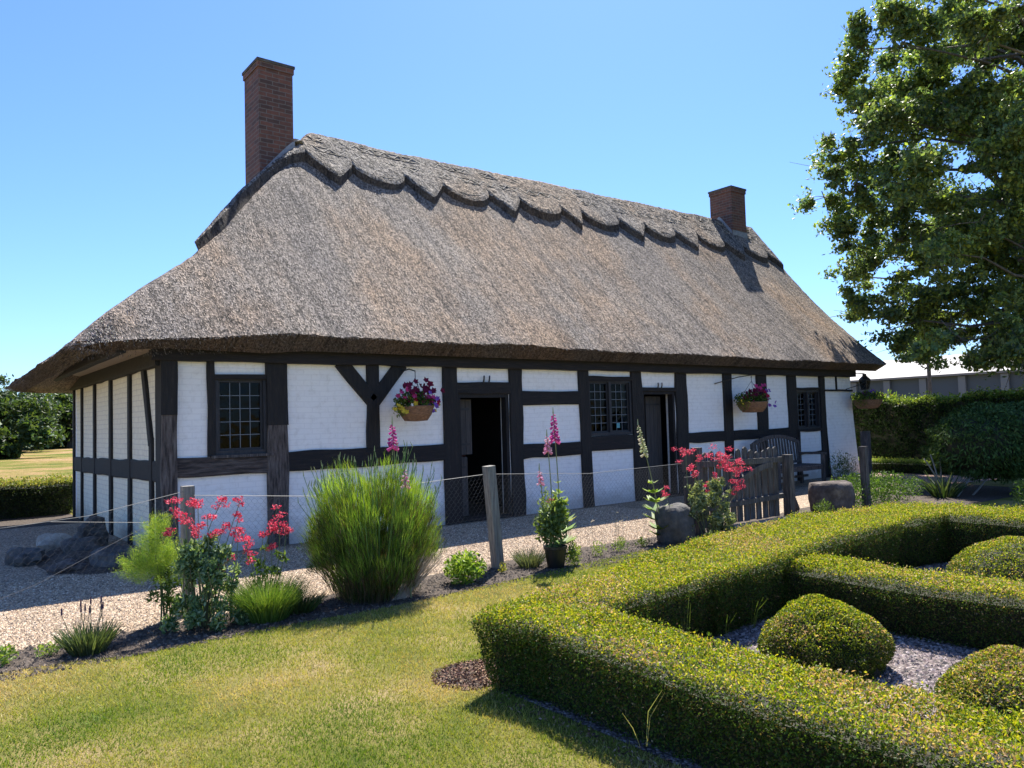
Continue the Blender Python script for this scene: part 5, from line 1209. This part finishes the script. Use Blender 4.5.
TREE_BLOBS = [(17.2, -0.38, 11.09, 0.7), (17.22, -0.47, 9.85, 0.64), (18.49, 0.68, 10.42, 0.53), (17.3, 0.17, 8.73, 0.52), (16.67, -0.79, 8.44, 0.55), (17.09, -0.74, 7.5, 0.49), (16.69, -0.31, 7.41, 0.47), (18.21, 0.85, 6.83, 0.54), (16.99, -0.42, 5.47, 0.59), (17.77, 0.35, 4.6, 0.6), (19.02, -0.11, 11.42, 0.46), (17.71, -1.15, 11.45, 0.5), (16.93, -2.0, 9.11, 0.47), (17.67, -0.89, 5.98, 0.53), (18.5, -1.11, 5.24, 0.55), (18.12, -0.33, 4.26, 0.48), (16.29, 0.11, 7.72, 0.51), (17.32, -2.35, 10.07, 0.52), (18.51, -2.4, 9.09, 0.62), (19.07, -0.54, 4.02, 0.43), (18.82, 0.61, 6.43, 0.62), (19.09, 0.29, 6.97, 0.45), (17.01, 0.3, 8.57, 0.56), (18.74, -0.68, 9.04, 0.51), (18.19, -1.66, 6.15, 0.5), (18.33, -2.0, 4.56, 0.56), (19.04, -2.95, 10.3, 0.62), (18.06, -3.07, 5.83, 0.6), (17.7, -3.42, 4.06, 0.59), (16.99, -0.45, 11.57, 0.61), (15.04, -2.4, 9.8, 0.55), (19.39, -1.19, 11.04, 0.81), (17.39, -1.91, 11.5, 0.88), (16.46, -2.36, 10.62, 0.63), (15.01, -4.1, 9.3, 0.57), (20.83, -1.86, 11.63, 0.94), (15.18, -3.97, 9.65, 0.68), (21.39, -2.66, 11.6, 0.77), (20.15, -3.14, 11.26, 0.92), (19.57, -3.26, 10.94, 0.76), (20.4, -3.57, 9.62, 0.94), (18.0, -4.45, 9.0, 0.79), (17.29, -4.57, 8.78, 0.72), (17.7, 0.24, 10.62, 0.52), (19.15, -0.42, 10.13, 0.96), (15.63, -1.81, 8.49, 0.82), (18.67, -1.47, 10.31, 0.88), (19.76, -1.06, 9.9, 0.66), (16.19, -3.4, 8.41, 0.56), (16.83, -3.05, 8.63, 0.85), (19.71, -2.55, 9.77, 0.87), (15.48, -4.4, 7.06, 0.67), (19.63, -3.16, 8.53, 0.8), (16.42, -3.97, 7.63, 0.67), (18.15, 0.25, 9.7, 0.49), (18.5, -0.54, 8.52, 0.59), (17.04, -2.0, 7.97, 0.67), (16.9, -2.25, 8.31, 0.72), (20.91, -1.47, 9.62, 1.02), (20.26, -1.33, 9.23, 0.95), (16.52, -3.08, 7.32, 0.61), (18.88, -3.09, 7.08, 0.79), (15.73, -3.97, 6.65, 0.71), (15.7, -4.24, 6.59, 0.62), (19.77, -3.74, 7.35, 0.94), (16.96, -4.62, 6.54, 0.63), (16.86, -4.75, 6.24, 0.56), (17.56, 0.59, 8.32, 0.76), (17.07, -0.23, 7.07, 0.47), (18.02, -0.61, 6.96, 0.92), (17.75, -0.86, 6.62, 0.72), (19.97, -0.53, 7.43, 0.79), (16.41, -2.58, 6.33, 0.65), (20.07, -2.36, 6.97, 0.81), (15.95, -3.43, 5.64, 0.68), (21.28, -1.61, 7.36, 0.96), (19.72, -3.07, 6.22, 0.93), (19.7, -3.06, 6.09, 0.85), (17.3, -3.84, 6.01, 0.8), (17.52, 1.07, 7.57, 0.72), (18.26, 0.71, 6.44, 0.59), (18.69, 0.4, 5.94, 0.75), (20.65, -0.07, 6.56, 1.01), (17.04, -1.62, 5.62, 0.77), (15.77, -2.92, 5.03, 0.73), (14.77, -3.24, 4.63, 0.61), (18.43, -2.04, 5.48, 0.66), (18.6, -2.89, 5.54, 0.89), (20.88, -2.2, 5.83, 0.8), (19.69, -2.38, 5.54, 0.85), (19.79, -3.71, 4.88, 0.81), (19.89, -3.35, 4.53, 0.77), (21.43, -3.01, 5.22, 0.98), (19.2, 1.18, 5.52, 0.57), (18.65, -0.35, 4.87, 0.63), (17.42, -1.4, 4.34, 0.74), (17.66, -1.34, 4.23, 0.54), (18.1, -2.34, 4.13, 0.49), (19.18, -2.02, 4.32, 0.56), (20.09, -1.8, 4.52, 0.66), (18.49, -3.26, 4.26, 0.51), (16.4, -3.61, 3.46, 0.62), (20.21, -2.5, 4.44, 0.7), (16.73, -4.23, 3.12, 0.45), (19.88, -3.46, 4.17, 0.53), (17.87, -3.87, 3.8, 0.59), (19.06, 1.15, 4.44, 0.44), (20.32, 0.27, 3.54, 0.56), (17.03, -0.82, 3.62, 0.71), (15.66, -2.8, 3.41, 0.44), (20.02, -0.85, 4.05, 0.61), (18.77, -1.21, 3.86, 0.6), (16.73, -3.57, 3.02, 0.69), (19.52, -2.15, 3.61, 0.56), (16.31, -2.75, 3.11, 0.53), (17.34, -3.5, 3.32, 0.49), (15.56, -4.2, 2.72, 0.53), (19.29, -2.95, 3.08, 0.8), (21.73, -3.14, 2.56, 0.65), (19.25, -3.91, 2.98, 0.77), (18.73, -4.13, 2.99, 0.75), (15.19, -2.25, 10.53, 0.6), (15.14, -2.22, 10.71, 0.51), (15.26, -3.65, 10.7, 0.6), (16.21, -3.48, 11.08, 0.72), (18.32, -2.35, 12.23, 0.76), (15.77, -4.57, 10.25, 0.72), (19.29, -3.07, 12.34, 0.73), (16.99, -4.21, 11.15, 0.58), (16.86, -5.22, 9.65, 0.63), (21.99, -3.63, 11.62, 0.72), (18.79, -4.73, 10.21, 0.77), (20.11, -4.65, 8.83, 0.63), (15.88, -5.73, 7.51, 0.6), (18.83, -4.89, 8.37, 0.59), (16.72, -5.43, 4.64, 0.64), (17.29, -5.32, 4.61, 0.65), (18.91, -4.8, 4.92, 0.78), (18.47, -0.13, 14.07, 0.5), (17.08, -2.1, 12.84, 0.74), (15.19, -2.9, 11.83, 0.59), (18.61, 0.99, 7.39, 0.73), (14.72, -2.52, 6.62, 0.7), (18.17, -0.91, 7.75, 0.84), (17.04, -2.59, 5.8, 0.63), (20.72, -0.8, 6.47, 1.01), (19.25, -1.46, 6.35, 0.65), (18.34, -3.08, 8.32, 0.87), (20.09, -2.51, 9.11, 0.99), (17.48, -3.35, 8.02, 0.58), (18.36, 1.04, 8.51, 0.53), (19.39, -2.46, 3.29, 0.63), (17.53, -3.08, 2.77, 0.69), (15.8, -3.92, 2.67, 0.49), (20.12, -3.23, 3.12, 0.54), (17.94, -4.03, 2.72, 0.57), (20.49, -3.27, 2.84, 0.7), (15.39, -2.29, 2.89, 0.5), (19.79, -0.85, 3.29, 0.74)]
t = thing('broadleaf_tree', 'big broadleaf tree overhanging the tall hedge right of the cottage', 'tree', (21.5, -5.4, 0))
q = MB(); tree_crown(q, TREE_BLOBS, 4600, .12, [(.12, .18, .08), (.15, .22, .085), (.095, .14, .065), (.19, .25, .09), (.32, .38, .08)], 5, thr=-.12)
q.build('crown', M['treeleaf'], t)
s = MB(); tr = np.array([21.5, -5.4, 0.])
s.tube([tr, tr + [0, 0, 2], tr + [-.2, .1, 5], tr + [-.5, .4, 9], tr + [-.6, .5, 13]], [.45, .36, .30, .2, .08], 10)
for i, (x, y, z, r) in enumerate(TREE_BLOBS):
    e = np.array([x, y, z]); zs = max(2.4, min(11, z - 2.6)); st = tr + np.array([-.04 * zs, .03 * zs, zs])
    if i % 3 == 0:
        pts = [st + (e - st) * u + rng.normal(0, .22, 3) * math.sin(math.pi * u) + np.array([0, 0, .5 * math.sin(math.pi * u)]) for u in np.linspace(0, 1, 8)]
        s.tube(pts, np.linspace(.09, .012, 8), 6)
    for k in range(3):
        d = rng.normal(0, .6, 3) * r; s.tube([e - d * .3, e + d * .4 + rng.normal(0, .06, 3), e + d], [.014, .010, .004], 4)
s.build('trunk', M['bark'], t)

# ------------------------------------------------------------------ far left: hedge, field trees
hedge('garden_hedge', 'dark clipped hedge behind the cottage corner at the field edge', [(-2.2, 7.6, 2.3, .45, 0)], lambda x, y: .66 + .02 * np.sin(x * 3), 3000, .05, tan=.03, side=[(.035, .055, .018), (.05, .07, .02), (.025, .04, .012)], topc=[(.20, .24, .05), (.28, .27, .08)], lump=.05)
def field_tree(loc, h, w, label, pal, n, L=.42):
    t = thing('field_tree', label, 'tree', loc, 'trees at the far side of the field'); q = MB(); x, y, _ = loc
    bl = [(x + rng.normal(0, w * .38), y + rng.normal(0, w * .3), h * rng.uniform(.18, .80), w * rng.uniform(.26, .42)) for k in range(16)]
    tree_crown(q, bl, n, L, pal, int(abs(x)) + 3, .9, thr=-.35); q.build('crown', M['leaf'], t)
    s = MB(); s.tube([(x, y, 0), (x + .3, y, h * .4), (x, y, h * .75)], [.35, .25, .08], 7)
    for b in bl[::3]: s.tube([(x + .2, y, h * .35), (b[0], b[1], b[2])], [.14, .04], 5)
    s.build('trunk', M['bark'], t)
FT = [(.045, .085, .03), (.06, .10, .035), (.08, .13, .035), (.035, .065, .03)]
field_tree((1.5,69.7,0),5.2,7,'tall light green tree at the very left edge of the field',FT,220)
field_tree((5.1,84.5,0),5.6,7,'broad green tree second from the left beyond the field',FT,220)
field_tree((8.8,89.2,0),5.6,6,'dark green tree in the gap left of the cottage beyond the field',FT,220)
field_tree((10.5,80.9,0),5.4,6,'dense dark tree just left of the cottage wall beyond the field',FT,220)
field_tree((13.9,84.4,0),5.6,7,'tree mostly hidden behind the cottage corner',FT,220)
field_tree((1.8,49.7,0),2.2,2.6,'low bright bush before the far trees at the picture edge',FT,900)
